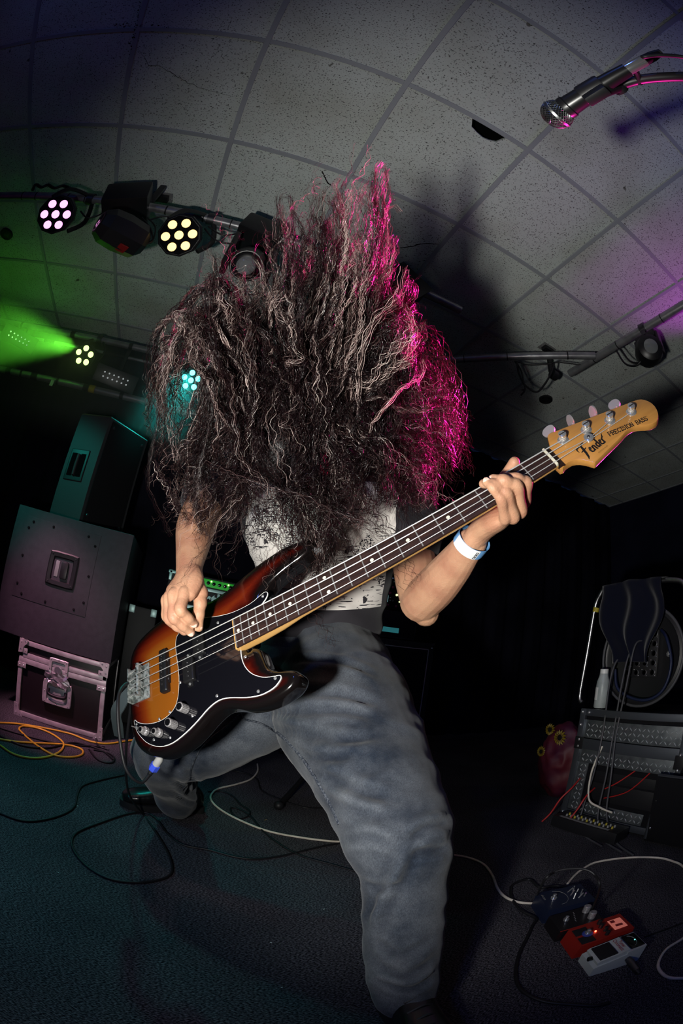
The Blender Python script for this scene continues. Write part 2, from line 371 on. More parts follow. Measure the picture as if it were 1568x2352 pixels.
def seg_dist(Q, P):
    A = np.asarray(P); B_ = np.roll(A, -1, 0); best = np.full(len(Q), 1e9)
    for a, c in zip(A, B_):
        t = np.clip(((Q-a) @ (c-a))/max((c-a) @ (c-a), 1e-9), 0, 1); best = np.minimum(best, np.linalg.norm(Q-(a+t[:, None]*(c-a)), axis=1))
    return best
def burst_body():
    ZT, ZB, BV = -16.0, -58.0, 11.0
    rings = []
    for k in range(6):
        a = math.pi/2*(1-k/5); rings.append((offset_poly(OUT, -BV*(1-math.cos(a))), ZB+BV*(1-math.sin(a))))
    for k in range(6):
        a = math.pi/2*k/5; rings.append((offset_poly(OUT, -BV*(1-math.cos(a))), ZT-BV*(1-math.sin(a))))
    q = MB(); q.loft([[mm(x, y, z) for x, y in R] for R, z in rings])
    o = obj('body', q, 'sunburst', bass, 0, local=True); me = o.data
    bm = bmesh.new(); bm.from_mesh(me)
    top = [f for f in bm.faces if len(f.verts) > 8 and all(v.co.z > (ZT-1)/1000 for v in f.verts)]
    res = bmesh.ops.triangulate(bm, faces=top); fs = res['faces']
    for it in range(6):
        es = {e for f in fs for e in f.edges if e.calc_length() > .011 and not e.is_boundary and all(abs(v.co.z-ZT/1000) < 1e-4 for v in e.verts)}
        if not es: break
        bmesh.ops.subdivide_edges(bm, edges=list(es), cuts=1)
        fs = [f for f in bm.faces if all(abs(v.co.z-ZT/1000) < 1e-4 for v in f.verts)]
        fs = bmesh.ops.triangulate(bm, faces=fs)['faces']
        fs = [f for f in bm.faces if all(abs(v.co.z-ZT/1000) < 1e-4 for v in f.verts)]
    bmesh.ops.recalc_face_normals(bm, faces=list(bm.faces))
    bm.to_mesh(me); bm.free()
    co = np.array([v.co[:] for v in me.vertices])*1000
    d = seg_dist(co[:, :2], OUT); d[co[:, 2] < ZT-6] = 0
    at_ = me.attributes.new('edge', 'FLOAT', 'POINT'); at_.data.foreach_set('value', np.clip(d/80.0, 0, 1).astype(np.float32))
    me.polygons.foreach_set('use_smooth', [True]*len(me.polygons)); me.set_sharp_from_angle(angle=math.radians(50))
    o['label'] = 'glossy body with amber to red to black sunburst'
    return o
burst_body()
PGO = [(254,-29),(253,-44),(257,-65),(269,-85),(289,-100),(310,-107),(319,-109),(322,-112),(318,-118),(303,-126),(278,-128),(250,-122),(216,-110),(192,-107),(167,-114),(138,-130),(108,-144),(70,-156),(35,-155),(4,-142),(-16,-125),(-30,-107),(-37,-88),(-36,-81),(-25,-90),(3,-100),(37,-104),(65,-99),(86,-86),(97,-63),(102,-28),(100,8),(97,45),(100,64),(108,73),(125,77),(150,80),(175,78),(213,64),(250,55),(289,54),(312,60),(324,62),(328,56),(320,46),(300,36),(262,32)]
PGS = np.concatenate([spline(PGO, 3)])
pg = obj('pickguard', plate(PGS, -16, -13.6, .3, 1), 'pickguard_black', bass, 30, local=True)
obj('white_edge', plate(offset_poly(PGS, 1.3), -16, -13.9, .4, 1), 'ply_white', pg, 30, local=True)
for p in ((122,68),(211,50),(262,-48),(312,-111),(276,-121),(190,-98),(128,-118),(66,-145),(20,-138),(-30,-92),(70,-92),(40,-99),(318,56),(104,-40)):
    q = MB().lathe([(.0031, 0), (.0031, .0006), (.0022, .0014), (.0004, .0017)], mm(p[0], p[1], -13.7), (0, 0, 1), 10)
    obj('screw', q, 'chrome', pg, 30, local=True)
# neck: maple back and heel, rosewood board
LS = 864.0
def fx(n): return LS*2**(-n/12.0)
def hw(x): return (41.3+(LS-x)/432.0*14.7)/2
xs = [250, 262, 300, 345, 385, 420, 500, 600, 700, 800, 850, 866]; rings = []
for x in xs:
    w = hw(x); dep = 27 if x < 330 else 27-(x-330)/60*7 if x < 390 else 20-(x-390)/480*2.0
    sq = 1.0 if x < 330 else max(0.0, 1-(x-330)/80)      # square heel -> rounded C
    ring = []
    for k in range(17):
        a = math.pi*k/16; cx, sy = math.cos(a), math.sin(a)
        e = .30*sq+.85*(1-sq); px = w*math.copysign(abs(cx)**e, cx); pz = -5-(dep-5)*abs(sy)**e
        ring.append(mm(x, px, pz))
    rings.append(ring)
neck = obj('neck', MB().loft(rings), 'maple', bass, 40, local=True)
rings = []
for x in (255, 300, 400, 500, 600, 700, 800, 862):
    w = hw(x); rings.append([mm(x, -w, -5), mm(x, w, -5), mm(x, w-.2, -1.0)]+[mm(x, w*t, -.9*t*t) for t in (.95, .6, .2, -.2, -.6, -.95)]+[mm(x, -w+.2, -1.0)])
fb = obj('fingerboard', MB().loft(rings), 'rosewood', bass, 30, local=True)
for n in range(1, 22):
    x = fx(n); w = hw(x)-.4
    obj('fret', MB().tube([mm(x, t*w, .25-.9*t*t) for t in (-1, -.6, -.2, .2, .6, 1)], .0011, 6), 'fret_wire', fb, 60, local=True)
for n in (3, 5, 7, 9, 12, 15, 17, 19, 21):
    for y in ((0,) if n != 12 else (-15, 15)):
        obj('inlay_dot', MB().lathe([(.0032, 0), (.0032, .0004)], mm((fx(n)+fx(n-1))/2, y, -.35 if y else -.05), (0, 0, 1), 16), 'inlay_pearl', fb, 30, local=True)
obj('nut', MB().box(mm(864, 0, -.5), (.0042, .0425, .0065), bev=.0008), 'bone', bass, 30, local=True)
HS = [(866,-21),(880,-20),(894,-20),(906,-27),(916,-40),(921,-48),(926,-48),(945,-44),(963,-40.5),(996,-34.5),(1012,-30.5),(1024,-29),(1036,-31),(1048,-38),(1060,-46),(1077,-49.5),(1092,-42),(1103,-27),(1107,-10),(1102,6),(1091,15),(1060,22),(1010,33),(960,43.5),(915,53),(901,56),(893,51),(888,40),(882,30),(874,22),(866,21)]
hs = obj('headstock', plate(spline(HS, 2, closed=True), -27, -12, 2.0, 2), 'headstock_maple', bass, 35, local=True)
hs['label'] = 'amber maple headstock with black lettering'
# the bit of board that slopes from nut to headstock
obj('nut_shelf', MB().loft([[mm(866, -21, -14), mm(866, 21, -14), mm(866, 21, -3), mm(866, -21, -3)], [mm(880, -20.5, -14), mm(880, 24, -14), mm(880, 24, -11.5), mm(880, -20.5, -11.5)]]), 'rosewood', bass, 0, local=True)
posts = [(910, 26), (958, 18), (1008, 8), (1056, -2)]
for i, (x, y) in enumerate(posts):
    t = obj('tuner', MB().lathe([(.0105, 0), (.0105, .0012), (.0085, .003), (.0065, .0035), (.0065, .007), (.0050, .0085), (.0050, .011), (.0072, .0125), (.0072, .016), (.0055, .0168)], mm(x, y, -12), (0, 0, 1), 18), 'chrome', bass, 40, local=True)
    obj('slot', MB().box(mm(x, y, 4.9), (.012, .0016, .0006)), 'ink_black', t, 0, local=True)
    coil = [mm(x+6.1*math.cos(a), y+6.1*math.sin(a), -8.2+1.0*a/2.1) for a in np.linspace(0, 12, 40)]
    obj('string_winding', MB().tube(coil, .0009, 5), 'string_steel', t, 60, local=True)
    # worm shaft and ear-shaped key behind the headstock
    yt = y+[40, 42, 42, 40][i]
    k = MB().cyl(mm(x+4, y+4, -33), mm(x+4, yt+6, -33), .003, 10)
    tilt = [.35, 1.45, 1.35, .25][i]; ca, sa = math.cos(tilt), math.sin(tilt)
    ear = spline([(-5,0),(-12,6),(-13,15),(-7,21),(0,22),(7,21),(13,15),(12,6),(5,0)], 3)
    ring = lambda off: [mm(x+4+p[0]*ca-off*sa, yt+2+p[1], -33+p[0]*sa+off*ca) for p in ear]
    k.loft([ring(-1.6), ring(1.6)])
    obj('tuning_key', k, 'key_nickel', t, 40, local=True)
st_ = obj('string_retainer', MB().lathe([(.0035, -.001), (.0035, .006), (.009, .0065), (.009, .009), (.006, .0102), (.002, .0102)], mm(945, -5, -11), (0, 0, 1), 20), 'chrome', bass, 40, local=True)
obj('screw', MB().lathe([(.003, 0), (.002, .0012)], mm(945, -5, -.9), (0, 0, 1), 10), 'dark_steel', st_, 0, local=True)
# strings over saddle, nut and post
ys_s = [28.5, 9.5, -9.5, -28.5]; ys_n = [16, 5.4, -5.4, -16]
for i in range(4):
    px, py = posts[i]
    pts = [mm(-42, ys_s[i], -8), mm(-14, ys_s[i], -3), mm(-6, ys_s[i], 6.5), mm(200, ys_s[i]*.769+ys_n[i]*.231, 5.0), mm(540, ys_s[i]*.375+ys_n[i]*.625, 3.2), mm(864, ys_n[i], 3.2)]
    if i in (2, 3): pts += [mm(945, (-7 if i == 2 else -10), -3.4)]
    pts += [mm(px-3, py-6 if i else py-5, -4.5)]
    s_ = obj('string', MB().tube(pts, [.00110, .00092, .00078, .00064][i], 6), 'string_steel', bass, 60, local=True)
# bridge
br = obj('bridge', MB().box(mm(-14, -2, -14.2), (.058, .082, .0032), bev=.001).box(mm(-42.5, -2, -8), (.003, .082, .015), bev=.001), 'bridge_metal', bass, 30, local=True)
for i in range(4):
    y = ys_s[i]
    sd = obj('saddle', MB().cyl(mm(-6, y-8.5, .5), mm(-6, y+8.5, .5), .0052, 14).box(mm(-6, y, -6), (.008, .014, .010), bev=.001), 'bridge_metal', br, 40, local=True)
    obj('adjusting_screw', MB().cyl(mm(-44, y, -4), mm(-8, y, -1), .0016, 8), 'chrome', sd, 40, local=True)
    for dy in (-6, 6): obj('height_screw', MB().cyl(mm(-6, y+dy, -10), mm(-6, y+dy, 9), .0014, 8), 'dark_steel', sd, 40, local=True)
for y in (-36, -18, 0, 16, 32): obj('mount_screw', MB().lathe([(.0036, 0), (.0028, .0014)], mm(10, y, -12.7), (0, 0, 1), 10), 'chrome', br, 30, local=True)
# pickups
jp = obj('bridge_pickup', MB().box(mm(65, -1, -10), (.021, .098, .014), bev=.005, seg=3).box(mm(65, -1, -13.5), (.026, .060, .007), bev=.003), 'pickup_black', bass, 40, local=True)
for y in (-33, -24, -14.5, -5, 5, 14, 23.5, 32):
    obj('pole_piece', MB().lathe([(.0026, 0), (.0026, .0007)], mm(63, y, -3.1), (0, 0, 1), 10), 'steel', jp, 30, local=True)
for x, y in ((75, 20), (75, -22)): obj('screw', MB().lathe([(.0030, 0), (.0022, .0016)], mm(x, y, -10), (0, 0, 1), 10), 'steel', jp, 30, local=True)
for cx, cy, nm in ((163, 22, 0), (133, -24, 1)):
    pp = obj('split_pickup', MB().box(mm(cx, cy, -10), (.028, .054, .011), bev=.004, seg=3).box(mm(cx, cy, -12), (.014, .072, .005), bev=.002), 'pickup_black', bass, 40, local=True)
    for t in (-14.5, -5, 5, 14.5): obj('pole_piece', MB().lathe([(.0025, 0), (.0025, .0009)], mm(cx, cy+t, -4.5), (0, 0, 1), 10), 'steel', pp, 30, local=True)
    for t in (-31, 31): obj('screw', MB().lathe([(.003, 0), (.002, .0016)], mm(cx, cy+t, -9.6), (0, 0, 1), 10), 'chrome', pp, 30, local=True)
# control knobs (two plain, two stacked) and the mini switch
def knurl(q, o, r, h0, h1, n=36):
    rr = [r*(1.0 if k % 2 else .94) for k in range(n)]; ring = lambda z, s: [o+np.array([rr[k]*s*math.cos(2*math.pi*k/n), rr[k]*s*math.sin(2*math.pi*k/n), z]) for k in range(n)]
    q.loft([ring(h0, 1), ring(h1-.0012, 1), ring(h1, .90)])
for a, c, kind in ((622, 1190, 0), (540, 1302, 0), (432, 1362, 1), (335, 1350, 1)):
    p = bpx(230+a/3.136, 1250+c/3.136, -13.6); o_ = mm(p[0], p[1], -13.6); q = MB()
    if kind == 0: knurl(q, o_, .0092, .001, .020)
    else: knurl(q, o_, .0098, .001, .0085); knurl(q, o_, .0070, .0085, .0175)
    kb = obj('knob', q, 'knob_metal', bass, 25, local=True)
    obj('knob_cap', MB().lathe([(.0072 if not kind else .0052, 0), (.0066 if not kind else .0046, .0012)], o_+np.array([0, 0, .0196 if not kind else .0172]), (0, 0, 1), 20), 'black_gloss', kb, 30, local=True)
p = bpx(230+262/3.136, 1250+1322/3.136, -10)
obj('mini_switch', MB().cyl(mm(p[0], p[1], -13.6), mm(p[0], p[1], -9), .0035, 10).cyl(mm(p[0], p[1], -9), mm(p[0]-3, p[1]+1, 1), .0012, 8), 'chrome', bass, 40, local=True)
# jack plate on the lower edge
jk = bpx(372, 1733, -42)
obj('jack_plate', MB().box(mm(jk[0]+2, jk[1]+1, -38), (.034, .003, .024), ax=[nrm((1, -.12, 0)), nrm((.12, 1, 0)), (0, 0, 1)], bev=.001), 'chrome', bass, 30, local=True)
for x, y, z in ((-62, 5, -37), (432, 112, -37)):
    obj('strap_button', MB().lathe([(.008, 0), (.0045, .004), (.0045, .008), (.0075, .012)], mm(x, y, z), (-1, 0, 0) if x < 0 else (1, -.2, 0), 14), 'chrome', bass, 40, local=True)

# lettering on the headstock: pen strokes swept as flat ink
def ink(strokes, org, ex, ey, w, z=-11.93):
    q = MB()
    for S in strokes:
        P = np.array([p[:2] for p in S], float); W = [p[2] if len(p) > 2 else 1.0 for p in S]
        L2 = [np.array(org)+np.array(ex)*p[0]+np.array(ey)*p[1] for p in P]
        for i in range(len(L2)-1):
            a, c = L2[i], L2[i+1]; t = c-a; ln = np.linalg.norm(t)
            if ln < 1e-6: continue
            n_ = np.array([-t[1], t[0]])/ln; wa, wc = w*W[i]/2, w*W[i+1]/2; e = t/ln*min(wa, wc)*.35
            q.add([mm(*(a-e-n_*wa), z+.02*i), mm(*(c+e-n_*wc), z+.02*i), mm(*(c+e+n_*wc), z+.02*i), mm(*(a-e+n_*wa), z+.02*i)], [(0, 1, 2, 3)])
    return q
def arc(cx, cy, rx, ry, a0, a1, n=8, w0=1, w1=1):
    return [(cx+rx*math.cos(math.radians(a0+(a1-a0)*k/n)), cy+ry*math.sin(math.radians(a0+(a1-a0)*k/n)), w0+(w1-w0)*k/n) for k in range(n+1)]
SF = {  # serif capitals in a 0.7 x 1 box
 'P': [[(.1,0),(.1,1)], [(0,0),(.25,0)], [(0,1),(.1,1)], [(.1,1),(.4,1)]+arc(.4,.75,.22,.25,90,-90)+[(.1,.5)]],
 'R': [[(.1,0),(.1,1)], [(0,0),(.25,0)], [(0,1),(.1,1)], [(.1,1),(.4,1)]+arc(.4,.76,.22,.24,90,-90)+[(.1,.52)], [(.36,.52),(.62,0),(.72,0)]],
 'E': [[(.1,0),(.1,1)], [(0,0),(.6,0),(.63,.2)], [(0,1),(.58,1),(.58,.82)], [(.1,.52),(.42,.52)], [(.42,.62),(.42,.42)]],
 'C': [[(.64,.8),(.64,.98)], arc(.38,.5,.34,.5,50,320,14)],
 'I': [[(.2,0),(.2,1)], [(.05,0),(.35,0)], [(.05,1),(.35,1)]],
 'S': [[(.58,.78),(.58,.97)], arc(.33,.75,.25,.25,40,230,8)+[(.33,.52)]+arc(.33,.26,.27,.26,70,-140,9), [(.06,.04),(.06,.26)]],
 'O': [arc(.38,.5,.34,.5,0,360,16)],
 'N': [[(.1,0),(.1,1)], [(0,0),(.2,0)], [(0,1),(.12,1),(.6,0)], [(.6,0),(.6,1)], [(.5,1),(.7,1)]],
 'B': [[(.1,0),(.1,1)], [(0,0),(.38,0)]+arc(.38,.26,.25,.26,-90,90)+[(.1,.52)], [(0,1),(.36,1)]+arc(.36,.76,.21,.24,90,-90)+[(.1,.52)]],
 'A': [[(.05,0),(.35,1),(.65,0)], [(.16,.34),(.54,.34)], [(-.05,0),(.18,0)], [(.52,0),(.78,0)]]}
ADV = {'I': .44, 'N': .84, 'A': .80, 'C': .82, 'O': .86, ' ': .62}
q = MB(); cx = 0.0
O2 = bpx(1400, 1002, -12)[:2]; E2 = bpx(1489, 964, -12)[:2]
text = 'PRECISION BASS'; tot = sum(ADV.get(c, .76) for c in text); ux = (E2-O2)/tot; uy = np.array([-ux[1], ux[0]])*1.12
for c in text:
    if c in SF: q2 = ink(SF[c], O2+ux*cx, ux, uy, 1.7); q.add(q2.v, q2.f)
    cx += ADV.get(c, .76)
q2 = ink([arc(.2, .9, .16, .16, 0, 360, 10)], O2+ux*(cx-.1), ux, uy, .4); q.add(q2.v, q2.f)
lt = obj('lettering', q, 'ink_black', hs, 0, local=True, recalc=False); lt['label'] = 'small serif capitals reading PRECISION BASS'
# script logo
FN = [[(.02,.62,.5),(.0,.80,1),(.10,.92,1.5),(.34,.96,1.8),(.72,.98,1.8),(1.0,1.04,.9)], [(.60,.98,1.8),(.50,.62,2.0),(.42,.30,2.1),(.28,-.05,1.7),(.12,-.22,.6)], [(.16,.50,.8),(.50,.55,1.5),(.80,.60,.8)],
 [(.84,.22,.7),(1.04,.30,1),(1.10,.44,1.1),(.98,.46,1.1),(.88,.28,1.4),(.92,.08,1.5),(1.06,.02,1.2),(1.22,.14,.6)],
 [(1.26,.42,1.4),(1.24,.02,1.4)], [(1.25,.22,.8),(1.38,.44,1.1),(1.48,.38,1.3),(1.48,.04,1.4),(1.58,.02,.7)],
 [(1.94,.36,1.1),(1.80,.44,1.2),(1.68,.26,1.5),(1.74,.04,1.4),(1.90,.10,1.0)], [(2.02,.98,1.4),(1.97,.50,1.6),(1.95,.05,1.4),(2.05,.04,.6)],
 [(2.10,.22,.7),(2.28,.30,1),(2.34,.44,1.1),(2.22,.46,1.1),(2.12,.28,1.4),(2.16,.08,1.5),(2.30,.02,1.2),(2.44,.14,.6)],
 [(2.50,.44,1.4),(2.48,.02,1.5)], [(2.49,.24,.8),(2.60,.46,1.1),(2.72,.50,1.5),(2.86,.66,.8),(3.0,.72,.5)]]
O3 = bpx(1345, 1052, -12)[:2]; E3 = bpx(1396, 1012, -12)[:2]; fx_ = (E3-O3)/2.8; fy_ = np.array([-fx_[1], fx_[0]])*1.35
q = ink(FN, O3, fx_, fy_, 2.2); q2 = ink([arc(2.9, 1.0, .10, .10, 0, 360, 10)], O3, fx_, fy_, .35); q.add(q2.v, q2.f)
for k in range(10): q2 = ink([[(1.2+.12*k, -.32), (1.26+.12*k, -.20)], [(1.26+.12*k, -.20), (1.30+.12*k, -.32)]], O3, fx_, fy_, .3); q.add(q2.v, q2.f)
lt = obj('logo', q, 'ink_black', hs, 0, local=True, recalc=False); lt['label'] = 'black script logo reading Fender'

# ================================================================== the player
mat('skin', (.52, .285, .175), .50, spec=.35, vary=(24, (.40, .185, .115), .38, .72), bump=(300, .45, .0016), sss=.06)
mat('nail', (.74, .46, .38), .28, spec=.5)
def fuse(name, q, mname, parent, voxel, smooth=4, fn=None, recenter=True):
    """weld overlapping closed shapes into one continuous surface"""
    t = obj(name+'_tmp', q, None, None, 0)
    r = t.modifiers.new('r', 'REMESH'); r.mode = 'VOXEL'; r.voxel_size = voxel; r.use_smooth_shade = True
    if smooth: s = t.modifiers.new('s', 'SMOOTH'); s.factor = .5; s.iterations = smooth
    dg = bpy.context.evaluated_depsgraph_get(); dg.update()
    me = bpy.data.meshes.new_from_object(t.evaluated_get(dg)); me.name = name
    old = t.data; bpy.data.objects.remove(t); bpy.data.meshes.remove(old)
    n = len(me.vertices); co = np.zeros(n*3, np.float32); me.vertices.foreach_get('co', co); co = co.reshape(-1, 3).astype(float)
    if fn is not None:
        no = np.zeros(n*3, np.float32); me.vertices.foreach_get('normal', no); co = fn(co, no.reshape(-1, 3).astype(float))
    if parent is not None: mi = np.array(wm(parent).inverted()); co = co @ mi[:3, :3].T+mi[:3, 3]
    me.vertices.foreach_set('co', co.astype(np.float32).ravel()); me.update()
    me.polygons.foreach_set('use_smooth', [True]*len(me.polygons))
    me.materials.clear(); me.materials.append(MAT[mname])
    o = bpy.data.objects.new(name, me); COL.objects.link(o)
    if parent is not None: o.parent = parent
    return o
def limb(q, C, R, n=18, sub=5, side=None, ratio=1.0, caps=True):
    """tapered limb: spline through joints; optional flat section (side = wide direction, ratio = thickness / width)"""
    C = np.asarray(C, float); R = np.asarray(R, float)
    rt = np.full(len(C), ratio, float) if np.isscalar(ratio) else np.asarray(ratio, float)
    S = spline(np.concatenate([C, R[:, None], rt[:, None]], 1), sub)
    P, r, k_ = S[:, :3], S[:, 3], S[:, 4]
    T = np.gradient(P, axis=0); x = None; rings = []
    def ring(p, t, s, rr, kk):
        nonlocal x
        if side is not None: x = nrm(np.asarray(side)-t*np.dot(side, t))
        elif x is None: x = frame_from(t)[0]
        else: x = nrm(x-t*np.dot(x, t))
        y = np.cross(t, x)
        return [p+(x*math.cos(2*math.pi*k/n)+y*math.sin(2*math.pi*k/n)*kk)*rr*s for k in range(n)]
    t0, t1 = nrm(T[0]), nrm(T[-1])
    if caps:
        for a in (80, 55, 28): rings.append(ring(P[0]-t0*r[0]*min(1, k_[0])*math.sin(math.radians(a)), t0, math.cos(math.radians(a)), r[0], k_[0]))
    for i in range(len(P)): rings.append(ring(P[i], nrm(T[i]), 1, r[i], k_[i]))
    if caps:
        for a in (28, 55, 80): rings.append(ring(P[-1]+t1*r[-1]*min(1, k_[-1])*math.sin(math.radians(a)), t1, math.cos(math.radians(a)), r[-1], k_[-1]))
    q.loft(rings); return q
def A(L): return [at(*p) for p in L]
person = thing('person', 'long-haired player in black printed T-shirt and grey jeans, head down, playing a bass', 'person', (0.30, 0.90, 0))

# ---- skin: head, neck, both arms with hands, one surface
q = MB()
HEAD = at(655, 965, .90); NECK = at(715, 1100, 1.02)
hd = nrm(HEAD-NECK)
limb(q, [at(730, 1150, 1.08), NECK, at(690, 1040, .97)], [.062, .055, .058])
q.ball(HEAD, (.076, .098, .112), 20, 12, ax=[nrm(CR[:, 0]), nrm(np.cross(hd, CR[:, 0])), hd])
q.ball(HEAD+np.array([0.0, -.03, -.07]), (.055, .06, .075), 16, 10)                 # jaw and face, looking down
q.ball(HEAD+np.array([0.01, -.075, -.05]), (.012, .018, .022), 10, 6)               # nose
# left arm (image right)
SHL = at(925, 1165, 1.12); ELL = at(966, 1382, .965); WRL = at(1085, 1243, .80)
limb(q, [SHL, at(948, 1270, 1.06), at(958, 1335, 1.0), ELL], [.062, .054, .050, .044])
q.ball(at(978, 1408, .975), (.030, .030, .030), 14, 8)                             # elbow point
limb(q, [ELL, at(1003, 1345, .915), at(1040, 1302, .865), at(1070, 1262, .82), WRL], [.046, .0455, .039, .031, .0285], side=nrm(at(1110, 1265, .8)-at(1058, 1238, .8)), ratio=[1, .95, .9, .8, .74])
# left hand
DN = lambda u, v, z: np.linalg.norm(bw(u, v, z)-CAMP)
sideL = nrm(at(1200, 1170, .71)-at(1150, 1195, .71))
limb(q, [WRL, at(1106, 1217, .784), at(1128, 1201, .762), at(1150, 1190, .742), at(1170, 1180, .730)], [.0275, .0285, .030, .032, .029], side=nrm(at(1207, 1152, .745)-at(1158, 1192, .708)), ratio=[.80, .78, .70, .58, .42])
def finger(J, R):
    P = A(J); PP_, RR = [P[0]], [R[0]]
    for i in range(1, len(P)):                 # bony joints, slimmer shafts between them
        PP_ += [(P[i-1]+P[i])/2, P[i]]; RR += [(R[i-1]+R[i])/2*.925, R[i]*(1.03 if i < len(P)-1 else 1)]
    limb(q, PP_, RR, n=16, sub=4)
finger([(1190, 1172, .765), (1206, 1152, .744), (1210, 1108, .704), (1187, 1097, .689), (1160, 1095, .690)], [.0095, .0100, .0096, .0084, .0072])
finger([(1174, 1184, .748), (1197, 1175, .726), (1187, 1116, .684), (1157, 1102, .670), (1132, 1100, .681)], [.0100, .0105, .0102, .0090, .0078])
finger([(1158, 1192, .740), (1180, 1188, .714), (1163, 1132, .676), (1136, 1113, .668), (1110, 1111, .682)], [.0100, .0105, .0100, .0088, .0076])
finger([(1140, 1196, .738), (1160, 1191, .708), (1151, 1146, .674), (1131, 1120, .664), (1117, 1107, .672)], [.0098, .0100, .0094, .0082, .0070])
# left thumb wraps behind the neck and shows above it
finger([(1118, 1205, .775), (1126, 1160, .775), (1152, 1108, .757), (1181, 1062, .735)], [.017, .0145, .0125, .0098])
# right arm (image left)
SHR = at(520, 1085, 1.14); ELR = at(462, 1178, 1.02); WRR = at(434, 1316, .845)
limb(q, [SHR, at(488, 1130, 1.09), ELR], [.060, .052, .046])
limb(q, [ELR, at(449, 1215, .97), at(441, 1262, .91), at(435, 1300, .862), WRR], [.047, .0445, .035, .0275, .0265], side=nrm(CR[:, 0]), ratio=[1, .95, .88, .78, .74])
limb(q, [WRR, at(430, 1338, .825), at(414, 1362, .812)], [.0268, .034, .036], side=nrm(at(450, 1348, .81)-at(380, 1372, .83)), ratio=[.74, .58, .50])
q.ball(at(446, 1350, .824), (.020, .020, .022), 12, 8)
finger([(432, 1345, .815), (424, 1362, .795), (414, 1400, .778), (433, 1420, .790), (446, 1433, .802)], [.011, .0118, .0110, .0096, .0082])
finger([(412, 1350, .82), (399, 1366, .803), (398, 1418, .788), (420, 1438, .797), (438, 1453, .808)], [.011, .0118, .0110, .0098, .0084])
finger([(400, 1355, .83), (388, 1372, .818), (387, 1421, .806), (406, 1440, .812), (423, 1451, .820)], [.0105, .0112, .0102, .0090, .0078])
finger([(394, 1362, .84), (381, 1378, .833), (381, 1416, .822), (394, 1432, .827), (408, 1441, .832)], [.0100, .0102, .0092, .0080, .0070])
finger([(448, 1334, .838), (460, 1362, .822), (460, 1385, .814), (456, 1412, .810), (456, 1441, .815)], [.0175, .0150, .0128, .0118, .0088])
body = fuse('body', q, 'skin', person, .0017, 3)
body['label'] = 'bare arms, hands, neck and head'
# finger nails
def nail(u, v, D, dir_px, w=.0055, l=.0075):
    c = at(u, v, D); t = nrm(at(u+dir_px[0], v+dir_px[1], D)-c); n_ = nrm(CAMP-c); n_ = nrm(n_-t*np.dot(n_, t)); s = np.cross(t, n_); rings = []
    for k in range(7):
        a = -1+2*k/6; ww = w*math.sqrt(max(.12, 1-abs(a)**3.5)); rings.append([c+t*l*a+s*ww*x_+n_*(.0006-.0022*x_*x_-.0006*a*a) for x_ in (-1, -.5, 0, .5, 1)])
    q = MB(); m_ = 5; q.add([p for r in rings for p in r], [(i*m_+k, i*m_+k+1, (i+1)*m_+k+1, (i+1)*m_+k) for i in range(6) for k in range(4)])
    o = obj('fingernail', q, 'nail', body, 80)
nail(443, 1433.5, .7935, (1, .6)); nail(436, 1453.5, .7995, (1, .95)); nail(460, 1437, .8075, (.15, 1), .0035, .007)
nail(1118.5, 1106, .6655, (-1, -.9), .0052, .007); nail(1131, 1098.5, .6745, (-1, -.1), .004, .0065)
# wristband
wd = nrm(WRL-at(1060, 1275, .83)); wx = nrm(at(1110, 1265, .8)-at(1058, 1238, .8)); wx = nrm(wx-wd*np.dot(wx, wd)); wy = np.cross(wd, wx)
wc = at(1083, 1246, .803)
mat('band_white', (.78, .80, .82), .5, vary=(60, (.68, .71, .74), .4, .7)); mat('band_blue', (.16, .38, .70), .5, vary=(60, (.10, .28, .58), .4, .7))
def band_arc(a0, a1, r, z0, z1, n=26):
    q = MB(); v = []; N_ = n+1
    for zz in (z0, z1):
        for rr in (r, r+.0007):
            for k in range(N_):
                a = math.radians(a0+(a1-a0)*k/n); v.append(wc+wx*math.cos(a)*(rr+.0315)+wy*math.sin(a)*(rr+.0258)+wd*zz)
    f = []
    for k in range(n):
        f += [(k, k+1, 2*N_+k+1, 2*N_+k), (N_+k+1, N_+k, 3*N_+k, 3*N_+k+1), (k+1, k, N_+k, N_+k+1), (2*N_+k, 2*N_+k+1, 3*N_+k+1, 3*N_+k)]
    return q.add(v, f)
wb = obj('wristband', band_arc(0, 360, 0, -.0125, .0125, 48), 'band_blue', person, 50); wb['label'] = 'pale blue and white paper wristband'
fa = math.degrees(math.atan2(np.dot(CAMP-wc, wy)/.0258, np.dot(CAMP-wc, wx)/.0315))
obj('white_panel', band_arc(fa-52, fa+46, .0008, -.0125, .0125, 24), 'band_white', wb, 50)
q = MB()
for k in range(6):
    a = math.radians(fa+38 if True else 0); zz = -.009+k*.0032
    for da in (-3.2, 3.2):
        a0 = math.radians(fa+38+da); p0 = wc+wx*math.cos(a0)*.0334+wy*math.sin(a0)*.0277
        q.box(p0+wd*zz, (.0004, .0012, .0022), ax=[nrm(p0-wc), nrm(np.cross(wd, p0-wc)), wd])
    a0 = math.radians(fa+38); p0 = wc+wx*math.cos(a0)*.0334+wy*math.sin(a0)*.0277
    q.box(p0+wd*(zz+.001*(1 if k % 2 else -1)), (.0004, .0030, .0007), ax=[nrm(p0-wc), nrm(np.cross(wd, p0-wc)), wd])
o = obj('printed_number', q, 'ink_black', wb, 0); o['label'] = 'small black serial number'

